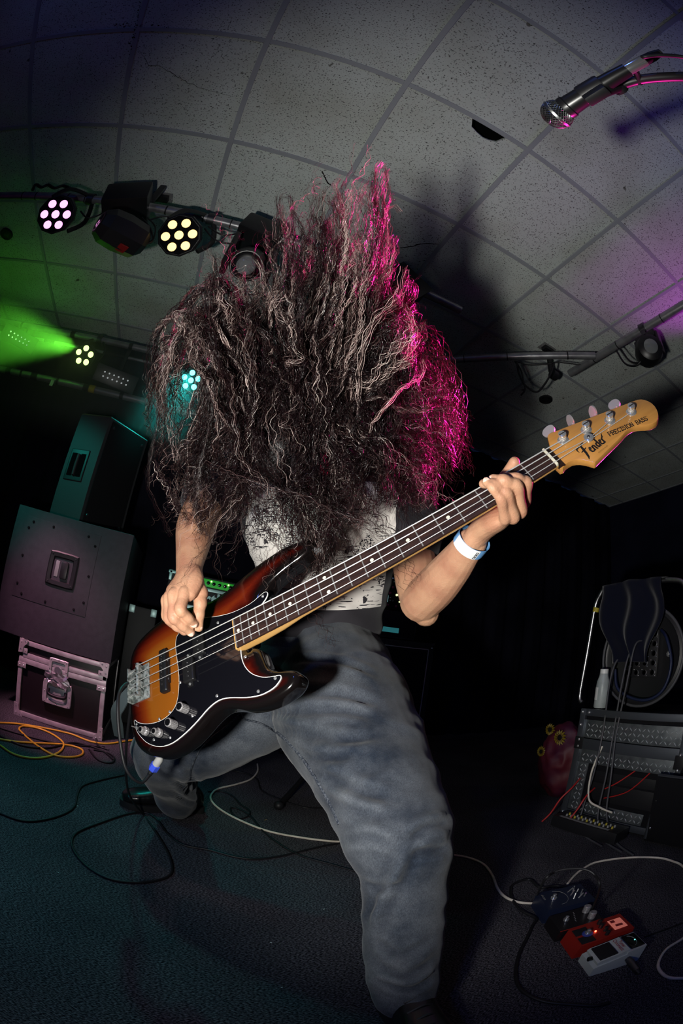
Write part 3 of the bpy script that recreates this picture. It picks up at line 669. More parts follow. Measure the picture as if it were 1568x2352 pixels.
# ---- T-shirt
mat('tshirt', (.012, .012, .015), .9, spec=.15, sheen=.1)
nt, b = nodes_of('tshirt'); L = nt.links.new
pc = at(725, 1255, 1.02); pex = nrm(at(900, 1250, 1.02)-at(550, 1250, 1.02)); pey = nrm(at(735, 1130, 1.02)-at(725, 1370, 1.02)); pey = nrm(pey-pex*np.dot(pex, pey))
g = nt.nodes.new('ShaderNodeNewGeometry')
def VM(op, a, v=None, node=None):
    n_ = nt.nodes.new('ShaderNodeVectorMath'); n_.operation = op; L(a, n_.inputs[0])
    if v is not None: n_.inputs[1].default_value = v
    return n_
def MA(op, a, c=None, d=None):
    n_ = nt.nodes.new('ShaderNodeMath'); n_.operation = op
    for i, t in enumerate((a, c, d)):
        if t is None: continue
        if isinstance(t, (int, float)): n_.inputs[i].default_value = t
        else: L(t, n_.inputs[i])
    return n_.outputs[0]
sub_ = VM('SUBTRACT', g.outputs['Position'], tuple(pc)).outputs[0]
du = VM('DOT_PRODUCT', sub_, tuple(pex)).outputs['Value']; dv = VM('DOT_PRODUCT', sub_, tuple(pey)).outputs['Value']
inx = MA('LESS_THAN', MA('ABSOLUTE', MA('MULTIPLY_ADD', dv, -.12, du)), .178); iny = MA('LESS_THAN', MA('ABSOLUTE', dv), .150)
fr = VM('DOT_PRODUCT', g.outputs['Normal'], tuple(nrm(CAMP-pc))).outputs['Value']
inside = MA('MULTIPLY', MA('MULTIPLY', inx, iny), MA('GREATER_THAN', fr, .05))
cmb = nt.nodes.new('ShaderNodeCombineXYZ'); L(du, cmb.inputs[0]); L(dv, cmb.inputs[1])
def NZ(scale, det=3, dist=0.0, st=None):
    src = cmb.outputs[0]
    if st: mp_ = nt.nodes.new('ShaderNodeMapping'); mp_.inputs['Scale'].default_value = st; mp_.inputs['Rotation'].default_value = (0, 0, .6); L(src, mp_.inputs['Vector']); src = mp_.outputs[0]
    n_ = nt.nodes.new('ShaderNodeTexNoise'); n_.inputs['Scale'].default_value = scale; n_.inputs['Detail'].default_value = det; n_.inputs['Distortion'].default_value = dist; L(src, n_.inputs['Vector']); return n_.outputs[0]
big = MA('GREATER_THAN', NZ(14, 2, .6), .585); dots = MA('GREATER_THAN', NZ(240, 1), .52); shade = MA('GREATER_THAN', NZ(9, 1), .50)
strk = MA('MULTIPLY', MA('GREATER_THAN', NZ(30, 2, .3, (1, 9, 1)), .61), shade)
inkm = MA('MINIMUM', MA('ADD', MA('ADD', MA('MULTIPLY', big, dots), MA('GREATER_THAN', NZ(20, 4, .4), .66)), strk), 1.0)
wh = MA('MULTIPLY', inside, MA('SUBTRACT', 1.0, inkm))
mx = nt.nodes.new('ShaderNodeMix'); mx.data_type = 'RGBA'; mx.inputs[6].default_value = (.026, .024, .029, 1); mx.inputs[7].default_value = (.66, .62, .59, 1); L(wh, mx.inputs[0]); L(mx.outputs[2], b.inputs['Base Color'])
q = MB()
sx = nrm(CR[:, 0])
limb(q, [at(735, 1490, 1.15), at(742, 1430, 1.15), at(745, 1330, 1.14), at(745, 1240, 1.125), at(735, 1150, 1.10), at(722, 1095, 1.06)], [.148, .150, .172, .196, .205, .12], side=sx, ratio=[.70, .70, .66, .62, .60, .72], n=36)
limb(q, [at(830, 1130, 1.10), SHL, at(945, 1245, 1.075)], [.075, .080, .076], n=24)
limb(q, [at(640, 1110, 1.10), SHR, at(485, 1140, 1.08)], [.075, .078, .074], n=24)
from mathutils import noise as mnoise
def folds(amp, ax, fa_, fl, seed, rid=True):
    ax = nrm(ax); e1, e2, _ = frame_from(ax)
    def fn(co, no):
        out = co.copy()
        for i in range(len(co)):
            p = co[i]; a_ = np.dot(p, ax)*fa_; c_ = np.dot(p, e1)*fl; d_ = np.dot(p, e2)*fl
            n_ = mnoise.noise(Vector((a_+seed, c_, d_)))
            h = (1-abs(n_)*2.2) if rid else n_
            h += .35*mnoise.noise(Vector((a_*2.3+seed, c_*2, d_*2)))
            out[i] = p+no[i]*amp*h
        return out
    return fn
shirt = fuse('t_shirt', q, 'tshirt', person, .006, 6, folds(.006, at(745, 1250, 1.1)-at(735, 1490, 1.1), 17, 5, 3.1)); shirt['label'] = 'black T-shirt with a large white and black print'

# ---- jeans
m = mat('denim', (.072, .085, .11), .9, spec=.12, sheen=.15)
nt, b = nodes_of('denim'); L = nt.links.new
g = nt.nodes.new('ShaderNodeNewGeometry')
n1 = nt.nodes.new('ShaderNodeTexNoise'); n1.inputs['Scale'].default_value = 7; n1.inputs['Detail'].default_value = 5; n1.inputs['Roughness'].default_value = .6; L(g.outputs['Position'], n1.inputs['Vector'])
r1 = nt.nodes.new('ShaderNodeValToRGB'); r1.color_ramp.elements[0].position = .36; r1.color_ramp.elements[0].color = (.014, .020, .032, 1); r1.color_ramp.elements[1].position = .66; r1.color_ramp.elements[1].color = (.076, .086, .102, 1); L(n1.outputs[0], r1.inputs[0])
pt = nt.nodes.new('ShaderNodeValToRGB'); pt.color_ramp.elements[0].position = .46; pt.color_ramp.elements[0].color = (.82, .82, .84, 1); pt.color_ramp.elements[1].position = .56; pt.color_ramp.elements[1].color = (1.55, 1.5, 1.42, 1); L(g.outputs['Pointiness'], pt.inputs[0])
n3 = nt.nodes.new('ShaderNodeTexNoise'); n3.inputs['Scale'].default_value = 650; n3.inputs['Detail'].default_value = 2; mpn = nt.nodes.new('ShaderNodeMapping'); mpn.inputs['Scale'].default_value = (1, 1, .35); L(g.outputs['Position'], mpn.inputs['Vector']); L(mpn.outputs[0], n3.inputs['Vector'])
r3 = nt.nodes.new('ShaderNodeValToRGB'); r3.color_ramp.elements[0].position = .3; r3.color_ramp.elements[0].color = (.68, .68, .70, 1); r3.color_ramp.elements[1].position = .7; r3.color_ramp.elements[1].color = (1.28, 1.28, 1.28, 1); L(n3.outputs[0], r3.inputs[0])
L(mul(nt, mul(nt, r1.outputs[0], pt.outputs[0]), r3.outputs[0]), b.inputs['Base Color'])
bp_ = nt.nodes.new('ShaderNodeBump'); bp_.inputs['Strength'].default_value = .35; bp_.inputs['Distance'].default_value = .001; L(n3.outputs[0], bp_.inputs['Height']); L(bp_.outputs[0], b.inputs['Normal'])
q = MB()
limb(q, [at(738, 1492, 1.15), at(738, 1520, 1.15), at(735, 1570, 1.15), at(715, 1625, 1.15)], [.150, .158, .168, .12], side=sx, ratio=[.72, .74, .78, .8], n=36)
limb(q, [at(770, 1550, 1.10), at(790, 1640, 1.03), at(842, 1742, .945), at(893, 1858, .85), at(917, 1925, .825), at(931, 2008, .835), at(928, 2100, .85), at(927, 2200, .868), at(932, 2285, .880)],
     [.142, .158, .133, .104, .097, .077, .071, .064, .056], n=28, caps=True)
limb(q, [at(690, 1560, 1.14), at(600, 1620, 1.14), at(480, 1690, 1.17), at(385, 1722, 1.22), at(378, 1760, 1.32), at(395, 1800, 1.44), at(405, 1836, 1.53)],
     [.125, .118, .105, .092, .084, .074, .068], n=28)
def jean_folds(co, no):
    f1 = folds(.0050, at(930, 2100, .85)-at(840, 1600, 1.03), 13, 6.5, 9.7)
    f2 = folds(.0045, np.array([.5, .2, 1.0]), 9, 9, 4.4, False)
    return f2(f1(co, no), no)
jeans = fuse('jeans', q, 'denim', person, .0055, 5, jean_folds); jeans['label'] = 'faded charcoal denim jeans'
from mathutils.bvhtree import BVHTree
def surf(o):
    me = o.data; M_ = np.array(wm(o)); V_ = np.zeros(len(me.vertices)*3, np.float32); me.vertices.foreach_get('co', V_); V_ = V_.reshape(-1, 3) @ M_[:3, :3].T+M_[:3, 3]
    return BVHTree.FromPolygons([tuple(map(float, p)) for p in V_], [tuple(p.vertices) for p in me.polygons])
def crease(o, px, amp, w):
    tree = surf(o); me = o.data; n = len(me.vertices); co = np.zeros(n*3, np.float32); me.vertices.foreach_get('co', co); co = co.reshape(-1, 3).astype(float)
    no = np.zeros(n*3, np.float32); me.vertices.foreach_get('normal', no); no = no.reshape(-1, 3); off_ = np.array(wm(o))[:3, 3]; P = []
    for u, v in spline(np.array(px, float), 10):
        h = tree.ray_cast(Vector(CAMP), Vector(ray(u, v)))
        if h[0] is not None: P.append(np.array(h[0])-off_)
    if len(P) < 3: return
    P = np.array(P); box = np.all((co > P.min(0)-4*w) & (co < P.max(0)+4*w), axis=1); ix = np.where(box)[0]
    D_ = np.linalg.norm(co[ix][:, None, :]-P[None], axis=2); j = D_.argmin(1); d = D_.min(1); t_ = j/(len(P)-1); e_ = np.clip(np.minimum(t_, 1-t_)*5, .15, 1)
    co[ix] += no[ix]*((-np.exp(-(d/w)**2)+.75*np.exp(-((d-2.1*w)/w)**2))*amp*e_)[:, None]
    me.vertices.foreach_set('co', co.astype(np.float32).ravel()); me.update()
for px, amp, w in (([(600, 1595), (700, 1588), (800, 1600), (870, 1620)], .005, .010), ([(615, 1640), (700, 1636), (790, 1632), (860, 1650)], .005, .009), ([(640, 1675), (720, 1690), (800, 1700), (870, 1690)], .005, .010), ([(690, 1735), (750, 1745), (820, 1735)], .004, .009),
                   ([(715, 1765), (780, 1798), (840, 1822), (900, 1835)], .006, .010), ([(760, 1840), (830, 1870), (890, 1880)], .004, .010), ([(790, 1930), (850, 1925), (910, 1945)], .004, .008), ([(938, 1945), (905, 2015), (868, 2090), (856, 2130)], -.006, .009), ([(1030, 1890), (985, 1900), (940, 1930)], .006, .008), ([(1028, 1950), (985, 1955), (945, 1960)], .005, .008),
                   ([(838, 2030), (880, 2040), (925, 2030)], .004, .008), ([(860, 2160), (920, 2190), (990, 2160)], .004, .008), ([(862, 2215), (930, 2240), (1000, 2200)], .005, .008), ([(870, 2255), (940, 2272), (1000, 2240)], .005, .007), ([(640, 1520), (720, 1515), (800, 1525), (870, 1555)], .004, .008), ([(430, 1765), (445, 1800), (455, 1840)], .006, .010), ([(400, 1790), (430, 1815), (450, 1822)], .005, .008), ([(395, 1815), (425, 1838), (450, 1845)], .005, .008)):
    crease(jeans, px, amp, w)
JT = surf(jeans)
def drape(tree, px, lift=.0015, sub=6):
    out = []
    for u, v in spline(np.array(px, float), sub):
        d_ = ray(u, v); h = tree.ray_cast(Vector(CAMP), Vector(d_))
        if h[0] is not None: out.append(np.array(h[0])-d_*lift)
    return out
mat('denim_seam', (.030, .036, .050), .9, spec=.1, vary=(260, (.10, .11, .13), .45, .6))
for px in ([(556, 1640), (562, 1652), (600, 1662), (645, 1690), (690, 1738), (730, 1798), (758, 1850), (778, 1893)],
           [(558, 1630), (520, 1668), (485, 1695), (455, 1730), (440, 1765), (436, 1790)], [(553, 1600), (556, 1640)]):
    P = drape(JT, px)
    if len(P) > 3:
        sm_ = obj('seam', MB().tube(P, .0048, 6, flat=.45), 'denim_seam', jeans, 60)
# waistband, loops and fly
wbq = MB(); P = []
cw = at(738, 1488, 1.15); tz = nrm(at(745, 1430, 1.15)-at(738, 1520, 1.15)); wxx = nrm(sx-tz*np.dot(sx, tz)); wyy = np.cross(tz, wxx)
ring = lambda s, z: [cw+wxx*math.cos(2*math.pi*k/48)*(.153+s)+wyy*math.sin(2*math.pi*k/48)*(.112+s)+tz*(z+.004*math.sin(6*math.pi*k/48)) for k in range(48)]
wbq.loft([ring(0, -.020), ring(.004, -.018), ring(.0045, .018), ring(0, .021), ring(-.004, .016)], caps=False)
obj('waistband', wbq, 'denim', jeans, 60)
# ---- boots
mat('boot_leather', (.006, .006, .007), .30, coat=.15, bump=(60, .3, .002)); mat('boot_sole', (.010, .010, .010), .7); mat('lace', (.02, .02, .022), .7)
def boot(ank, toe_dir, side_n, name='boot', L_=.29, label=None):
    f = nrm([toe_dir[0], toe_dir[1], 0]); s = np.array([-f[1], f[0], 0]); up = np.array([0, 0, 1.])
    h0 = np.array([ank[0], ank[1], 0]); root = None
    q = MB(); rings = []
    for t, w, h in ((-.075, .022, .060), (-.06, .034, .080), (-.02, .038, .094), (.03, .038, .088), (.08, .040, .070), (.13, .046, .056), (.17, .047, .048), (.20, .040, .040), (.217, .022, .028)):
        rings.append([h0+f*t+s*w*math.copysign(abs(math.cos(a))**.8, math.cos(a))+up*(.020+h*(.5+.5*math.copysign(abs(math.sin(a))**.8, math.sin(a)))) for a in np.linspace(0, 2*math.pi, 18, endpoint=False)])
    q.loft(rings)
    limb(q, [h0+up*.07-f*.01, h0+up*.13-f*.012], [.040, .040])
    o = fuse(name, q, 'boot_leather', person, .004, 3); o['label'] = label
    sl = spline([(-.082, 0), (-.070, .032), (-.01, .036), (.06, .036), (.13, .048), (.19, .044), (.222, .018), (.226, 0), (.222, -.018), (.19, -.044), (.13, -.048), (.06, -.036), (-.01, -.036), (-.070, -.032)], 3, closed=True)
    q = MB().loft([[h0+f*p[0]+s*p[1]+up*z for p in sl] for z in (.0, .026)]); obj('sole', q, 'boot_sole', o, 40)
    for k in range(5):
        t = .045+k*.022; hgt = .105-.0095*k
        obj('lace', MB().tube(spline([h0+f*t+s*.026+up*(hgt-.012), h0+f*(t+.006)+up*(hgt+.004), h0+f*(t+.01)-s*.026+up*(hgt-.012)], 4), .0024, 6), 'lace', o, 60)
    return o
ar = at(415, 1836, 1.53); boot([.105, 1.50], np.array([-.13, 1.47])-np.array([.13, 1.53]), 1, label='black boot at the back, toe shining teal')
hb = at(932, 2285, .885); boot([hb[0]+.004, hb[1]+.012], np.array([-.15, -.98]), 1, label='black boot under the front leg hem')

# ================================================================== the hair: curly locks thrown up and over the bowed head
m = mat('hair', (.030, .016, .012), .27, spec=1.0)
nt, b = nodes_of('hair'); L = nt.links.new
av = nt.nodes.new('ShaderNodeAttribute'); av.attribute_name = 'tone'
rp = nt.nodes.new('ShaderNodeValToRGB'); rp.color_ramp.elements[0].color = (.004, .003, .004, 1); rp.color_ramp.elements[1].color = (.66, .50, .46, 1); e = rp.color_ramp.elements.new(.50); e.color = (.011, .006, .007, 1); e = rp.color_ramp.elements.new(.78); e.color = (.11, .068, .062, 1); L(av.outputs['Fac'], rp.inputs[0]); L(rp.outputs[0], b.inputs['Base Color'])  # tone range: strand variation plus painted flash highlights and shaded centre
sr = nt.nodes.new('ShaderNodeMapRange'); sr.inputs[1].default_value = .15; sr.inputs[2].default_value = .8; sr.inputs[3].default_value = .18; sr.inputs[4].default_value = 1.0; L(av.outputs['Fac'], sr.inputs[0]); L(sr.outputs[0], b.inputs['Specular IOR Level'])
tr = nt.nodes.new('ShaderNodeBsdfTranslucent'); tr.inputs[0].default_value = (.34, .12, .13, 1)
ms = nt.nodes.new('ShaderNodeMixShader'); ms.inputs[0].default_value = .28; L(b.outputs[0], ms.inputs[1]); L(tr.outputs[0], ms.inputs[2]); L(ms.outputs[0], nt.nodes['Material Output'].inputs[0])
HR = np.random.default_rng(21)
NP = 40
def rays(U, V_):
    x, y = U-784, 1176-V_; r = np.hypot(x, y); th = 2*np.arcsin(np.clip(r/(2*FPX), 0, 1)); s = np.sin(th)/np.maximum(r, 1e-9)
    return np.stack([x*s, y*s, -np.cos(th)], 1) @ CR.T
TOPU = [400, 430, 470, 495, 540, 580, 620, 655, 690, 725, 760, 800, 840, 868, 885, 910, 945, 985, 1020]
TOPV = [760, 690, 610, 585, 640, 620, 540, 455, 520, 440, 450, 430, 420, 392, 470, 590, 680, 790, 880]
def root(n, mu, mv, su, sv):
    """points on the scalp, picked around a view direction"""
    U = HR.normal(mu, su, n); V_ = HR.normal(mv, sv, n); return U, V_, HR.uniform(.80, .93, n)
guides = []                                    # each: list of (u, v, D)
def G(pts, curl, clump, n, tone, rad=1.0): guides.append((pts, curl, clump, n, tone, rad))
for i in range(150):                            # thrown upwards
    tu = HR.uniform(425, 985); tv = np.interp(tu, TOPU, TOPV); dv = 1020-tv
    tv2 = tv+abs(HR.normal(0, .30))*dv*.75
    tight = .55 if HR.random() < .6 else 1.0
    ru = 655+(tu-655)*.42+HR.normal(0, 30); rv = HR.uniform(860, 1040)
    mu = tu*.62+ru*.38+HR.normal(0, 14); mv = rv+(tv2-rv)*.5
    G([(ru, rv, HR.uniform(.79, .86)), (mu+HR.normal(0, 8), mv, HR.uniform(.72, .80)), (tu+HR.normal(0, 16), tv2+(rv-tv2)*.18, HR.uniform(.70, .80)), (tu+HR.normal(0, 12), tv2, HR.uniform(.70, .80))], HR.uniform(.0025, .006), HR.uniform(.0035, .009), 12, HR.beta(2, 1.6)*.95)
for k in range(26):                             # tall wisps at the crown
    bu, bv, tu, tv = [(665, 640, 655, 440), (720, 620, 728, 425), (800, 600, 790, 420), (845, 600, 872, 384), (860, 620, 880, 380), (840, 640, 850, 410), (500, 700, 495, 575), (640, 600, 668, 470), (870, 640, 890, 470)][k % 9]
    o1, o2 = HR.normal(0, 9, 2)
    G([(bu-20+o1, bv+220, .79), (bu+o1, bv, .75), ((bu+tu)/2+o2, (bv+tv)/2, .74), (tu+o2*.6, tv+14, .74), (tu+o2*.6+HR.normal(6, 9), tv+abs(HR.normal(0, 8)), .74)], .0022, .0045, 9, HR.uniform(.3, .7), .8)
for i in range(95):                             # falling round the left side
    a = HR.uniform(0, 1); tu = HR.uniform(342, 470); tv = HR.uniform(900, 1240)
    G([(HR.uniform(520, 640), HR.uniform(820, 960), .84), (HR.uniform(430, 540), HR.uniform(640, 820), HR.uniform(.76, .84)), (tu*.7+.3*400+HR.normal(12, 16), tv-170, HR.uniform(.76, .88)), (tu+HR.normal(0, 6), tv, HR.uniform(.78, .92))], HR.uniform(.003, .007), HR.uniform(.004, .010), 11, HR.beta(2, 1.6))
for i in range(110):                            # the cloud on the right
    tu = HR.uniform(880, 1062); tv = np.interp(tu, [880, 960, 1062], [1180, 1190, 1090])-min(abs(HR.normal(0, 90)), np.interp(tu, [880, 960, 1062], [300, 240, 110]))
    G([(HR.uniform(680, 800), HR.uniform(840, 980), .84), (HR.uniform(800, 930), HR.uniform(660, 860), HR.uniform(.76, .86)), (np.clip(tu-60, 840, 990)+HR.normal(0, 22), tv-170+HR.normal(0, 25), HR.uniform(.78, .92)), (tu+HR.normal(0, 9), tv, HR.uniform(.82, .96))], HR.uniform(.004, .009), HR.uniform(.010, .022), 10, HR.uniform(.1, .55))
for i in range(150):                            # hanging over the chest
    tu = HR.uniform(420, 985); lim = np.interp(tu, [420, 480, 560, 640, 690, 760, 820, 880, 985], [1215, 1260, 1205, 1190, 1340, 1370, 1240, 1165, 1200])
    tv = lim-abs(HR.normal(0, .5))*130
    ru = 655+(tu-655)*.45; rv = HR.uniform(880, 1010)
    G([(ru+HR.normal(0, 30), rv, HR.uniform(.78, .83)), ((ru+tu)/2+HR.normal(0, 30), (rv+tv)/2-30, HR.uniform(.76, .84)), (tu+HR.normal(0, 18), tv-70, HR.uniform(.80, .90)), (tu+HR.normal(0, 16), tv, HR.uniform(.84, .93))], HR.uniform(.004, .009), HR.uniform(.006, .015), 10, HR.uniform(.05, .75))
for i in range(110):                            # tangled front, low tone paints the shaded centre
    cu, cv = HR.normal(690, 120), HR.normal(960, 110); an = HR.normal(math.pi/2, .5); ln = HR.uniform(90, 200)
    G([(cu-ln*math.cos(an), cv-ln*math.sin(an), HR.uniform(.75, .82)), (cu+HR.normal(0, 22), cv, HR.uniform(.73, .80)), (cu+ln*math.cos(an)+HR.normal(0, 25), cv+ln*math.sin(an), HR.uniform(.75, .84))], HR.uniform(.004, .010), HR.uniform(.008, .020), 9, HR.uniform(0, .6))
for i in range(240):                            # single flyaways
    tu = HR.uniform(390, 1040); tv = np.interp(tu, TOPU, TOPV)+HR.normal(30, 60)
    if HR.random() < .45: tu = HR.choice([HR.uniform(335, 400), HR.uniform(1000, 1085)]); tv = HR.uniform(880, 1240)
    if HR.random() < .2: tu, tv = HR.uniform(380, 800), HR.uniform(1180, 1370)
    ru = 670+(tu-670)*.72; rv = 930+(tv-930)*.68
    G([(ru, rv, .79), ((ru+tu)/2+HR.normal(0, 18), (rv+tv)/2+HR.normal(0, 18), .78), (tu, tv, HR.uniform(.76, .88))], HR.uniform(.002, .010), .004, 2, HR.uniform(.2, .8), .55)
VV, FF, TT = [], [], []; off = 0
tt = np.linspace(0, 1, NP)
for pts, curl, clump, n, tone, rad in guides:
    C = np.array([CAMP+rays(np.array([p[0]]), np.array([p[1]]))[0]*p[2] for p in pts])
    S = spline(C, 24); ln = np.concatenate([[0], np.cumsum(np.linalg.norm(np.diff(S, axis=0), axis=1))]); tot = ln[-1]
    P = np.stack([np.interp(tt*tot, ln, S[:, k]) for k in range(3)], 1)
    qq = (P-CAMP) @ CR; rr2 = np.hypot(qq[:, 0], qq[:, 1]); r2 = 2*FPX*np.sin(np.arctan2(rr2, -qq[:, 2])/2); uu_, vv_ = 784+r2*qq[:, 0]/rr2, 1176-r2*qq[:, 1]/rr2
    if uu_.min() < 333 or uu_.max() > 1085: continue
    if n > 3 and np.min(np.hypot(uu_-436, vv_-874)) < 27: continue      # a thin spot where the lamp behind shines through
    T = np.gradient(P, axis=0); T /= np.linalg.norm(T, axis=1)[:, None]
    ref = nrm(HR.normal(size=3)); X = ref-T*(T @ ref)[:, None]; X /= np.linalg.norm(X, axis=1)[:, None]; Y = np.cross(T, X)
    wl = HR.uniform(.020, .045); ph0 = HR.uniform(0, 6.28); env = np.sqrt(tt)*(1-.25*tt)
    wob1 = .010*np.interp(tt, np.linspace(0, 1, 7), HR.normal(size=7))*env; wob2 = .010*np.interp(tt, np.linspace(0, 1, 7), HR.normal(size=7))*env
    for s in range(n):
        ph = ph0+HR.normal(0, .55); w_ = 2*math.pi*tot*tt/(wl*HR.uniform(.85, 1.15))+ph; c_ = curl*HR.uniform(.6, 1.3)
        ox, oy = HR.normal(0, 1, 2)*clump*.55
        spread = .45+.55*tt+.5*np.maximum(0, tt-.75)
        Q = P+X*(wob1+ox*spread+c_*env*np.cos(w_))[:, None]+Y*(wob2+oy*spread+c_*env*np.sin(w_))[:, None]
        r_ = (HR.uniform(.00032, .00068)*rad)*(1-.55*tt**3)
        ring = np.stack([Q+(X*math.cos(a)+Y*math.sin(a))*r_[:, None] for a in (0, 2.094, 4.189)], 1).reshape(-1, 3)
        i0 = off+np.arange(NP-1)*3
        for k in range(3):
            k2 = (k+1) % 3; FF.append(np.stack([i0+k, i0+k2, i0+3+k2, i0+3+k], 1))
        VV.append(ring); TT.append(np.full(NP*3, np.clip(tone+HR.normal(0, .20), 0, 1))); off += NP*3
VV = np.concatenate(VV); FF = np.concatenate(FF); TT = np.concatenate(TT).astype(np.float32)
VV = VV-np.array([0.30, 0.90, 0])
me = bpy.data.meshes.new('hair'); me.vertices.add(len(VV)); me.vertices.foreach_set('co', VV.astype(np.float32).ravel())
me.loops.add(len(FF)*4); me.loops.foreach_set('vertex_index', FF.astype(np.int32).ravel())
me.polygons.add(len(FF)); me.polygons.foreach_set('loop_start', np.arange(0, len(FF)*4, 4, dtype=np.int32)); me.polygons.foreach_set('loop_total', np.full(len(FF), 4, np.int32))
me.update(calc_edges=True); me.validate()
me.polygons.foreach_set('use_smooth', [True]*len(me.polygons))
a_ = me.attributes.new('tone', 'FLOAT', 'POINT'); a_.data.foreach_set('value', TT)
me.materials.append(MAT['hair'])
hair = bpy.data.objects.new('hair', me); COL.objects.link(hair); hair.parent = person
hair['label'] = 'long dark curly hair flying up over the face'; hair['kind'] = 'stuff'

mat('hair_dark', (.006, .004, .005), .5, spec=.4, bump=(300, .8, .002), stretch=(1, 1, .1))
q = MB(); q.ball(HEAD+hd*.006, (.088, .108, .120), 24, 14, ax=[nrm(CR[:, 0]), nrm(np.cross(hd, CR[:, 0])), hd]); q.ball(HEAD+np.array([0.0, -.034, -.07]), (.064, .066, .082), 16, 10)
o = fuse('hair_underlayer', q, 'hair_dark', person, .006, 3); o['label'] = 'dark hair close to the scalp'

# ================================================================== lighting rig
mat('pipe_steel', (.36, .36, .38), .36, .6, vary=(14, (.22, .22, .24), .4, .7), coords='World')
mat('fixture_black', (.010, .010, .012), .38, spec=.5)
mat('lens_glass', (.20, .21, .22), .08, spec=.9, coat=.8)
mat('plate_grey', (.30, .30, .30), .5, .3)
mat('led_pink', (1, .6, .95), .4, emit=((1.0, .38, .86), 1.9)); mat('led_warm', (1, .8, .5), .4, emit=((1.0, .62, .22), 2.1))
mat('led_green', (.6, 1, .5), .4, emit=((.55, 1.0, .22), 3.5)); mat('led_cyan', (.4, 1, .95), .4, emit=((.10, 1.0, .90), 6))
mat('led_dot', (.9, .9, .9), .3, emit=((.75, .8, .8), .35)); mat('red_reflection_paint', (.12, .008, .008), .4, emit=((.6, .02, .02), .03))  # the dim red is a reflection put into colour and glow
mat('yellow_tape', (.45, .36, .03), .6); mat('white_tape', (.5, .5, .48), .6)
ZP = CE-.25
def pipe(name, a, b_, r, label, rings=(), group=None, m='pipe_steel'):
    t = thing(name, label, 'pipe', (np.asarray(a)+b_)/2, None, group); a = np.asarray(a, float); b_ = np.asarray(b_, float); d = nrm(b_-a); Lg = np.linalg.norm(b_-a)
    obj('tube', MB().tube([a, b_], r, 20), m, t, 40)
    for s, w in rings:
        p = a+d*s; obj('tape_band', MB().tube([p-d*w/2, p+d*w/2], r+.0015, 20), 'black_rubber', t, 40)
    return t
P1A = np.array([-2.80, 1.41, ZP]); 
pipe('lighting_pipe', P1A, (1.00, 1.41, ZP), .024, 'near steel lighting pipe under the ceiling carrying the lamps, crossing behind the hair', [(1.30, .006), (1.40, .006), (1.62, .006), (1.73, .006), (1.93, .006), (1.99, .006), (2.20, .008), (2.29, .006), (2.40, .006), (2.54, .006), (2.86, .006), (2.95, .006)])
pipe('lighting_pipe', (1.02, 2.0, ZP), (1.86, 1.17, ZP), .024, 'diagonal steel lighting pipe right of the hair with a cable loop hanging from it', [(.35, .006), (.62, .006), (1.0, .008)])
pipe('lighting_pipe', (1.89, 1.42, ZP+.01), (1.89, -.60, ZP+.01), .026, 'steel lighting pipe running to the right edge under the violet light', [(.22, .006), (.42, .006), (.78, .006), (1.05, .006)])
pipe('lighting_pipe', (-2.80, 2.75, ZP), (.25, 2.75, ZP), .024, 'upper of the two far left pipes, right under the ceiling tiles', [(1.0, .02), (1.5, .04), (1.75, .01), (2.0, .03)])
pipe('conduit', (-2.80, 2.80, ZP-.07), (.25, 2.80, ZP-.07), .012, 'thin conduit just below the upper far left pipe', [(1.3, .1), (1.9, .2)])
fp = pipe('lighting_pipe', (-2.80, 2.88, 2.09), (.25, 2.88, 2.09), .026, 'lower far left pipe wrapped with bits of tape', [(1.02, .05), (1.28, .06), (1.50, .02), (1.78, .1), (2.05, .03), (1.15, .02)])
obj('yellow_tag', MB().tube([(-1.02, 2.88, 2.09), (-.97, 2.88, 2.09)], .029, 16), 'yellow_tape', fp, 40)
obj('white_tag', MB().box((-1.33, 2.845, 2.05), (.03, .002, .05), bev=.0005), 'white_tape', fp, 0)
# clamps that fix the pipes to the ceiling
for px, yy, lab in (((375, 452), 1.41, 'ceiling bracket with a grey plate above the warm-lit lamp'), ((1255, 798), 1.50, 'ceiling bracket with a grey plate on the diagonal pipe')):
    p = onz(px[0], px[1], CE); t = thing('ceiling_bracket', lab, 'bracket', (p[0], p[1], CE), None, 'ceiling brackets of the rig')
    obj('plate', MB().box((p[0], p[1], CE-.008), (.115, .075, .006), bev=.002), 'plate_grey', t, 30)
    obj('channel', MB().box((p[0], p[1]-.005, CE-.024), (.080, .045, .028), bev=.004), 'black_plastic', t, 30)
    q = MB().box((p[0], yy+.02, CE-.12), (.035, .02, .20), bev=.003); obj('strut', q, 'black_plastic', t, 30)
    obj('clamp', MB().tube([(p[0]-.02, yy, ZP), (p[0]+.02, yy, ZP)], .033, 16), 'dark_steel', t, 30)
    for sx_ in (-.05, .05): obj('bolt', MB().lathe([(.006, 0), (.004, -.005)], (p[0]+sx_, p[1], CE-.011), (0, 0, 1), 8), 'chrome', t, 30)
def cable(name, P, r, m, label, n=8, sub=8, cat='cable', group=None, parent=None):
    q = MB().tube(spline(P, sub), r, n)
    o = obj(name, q, m, parent, 60)
    return tag(o, label, cat, group) if parent is None else o
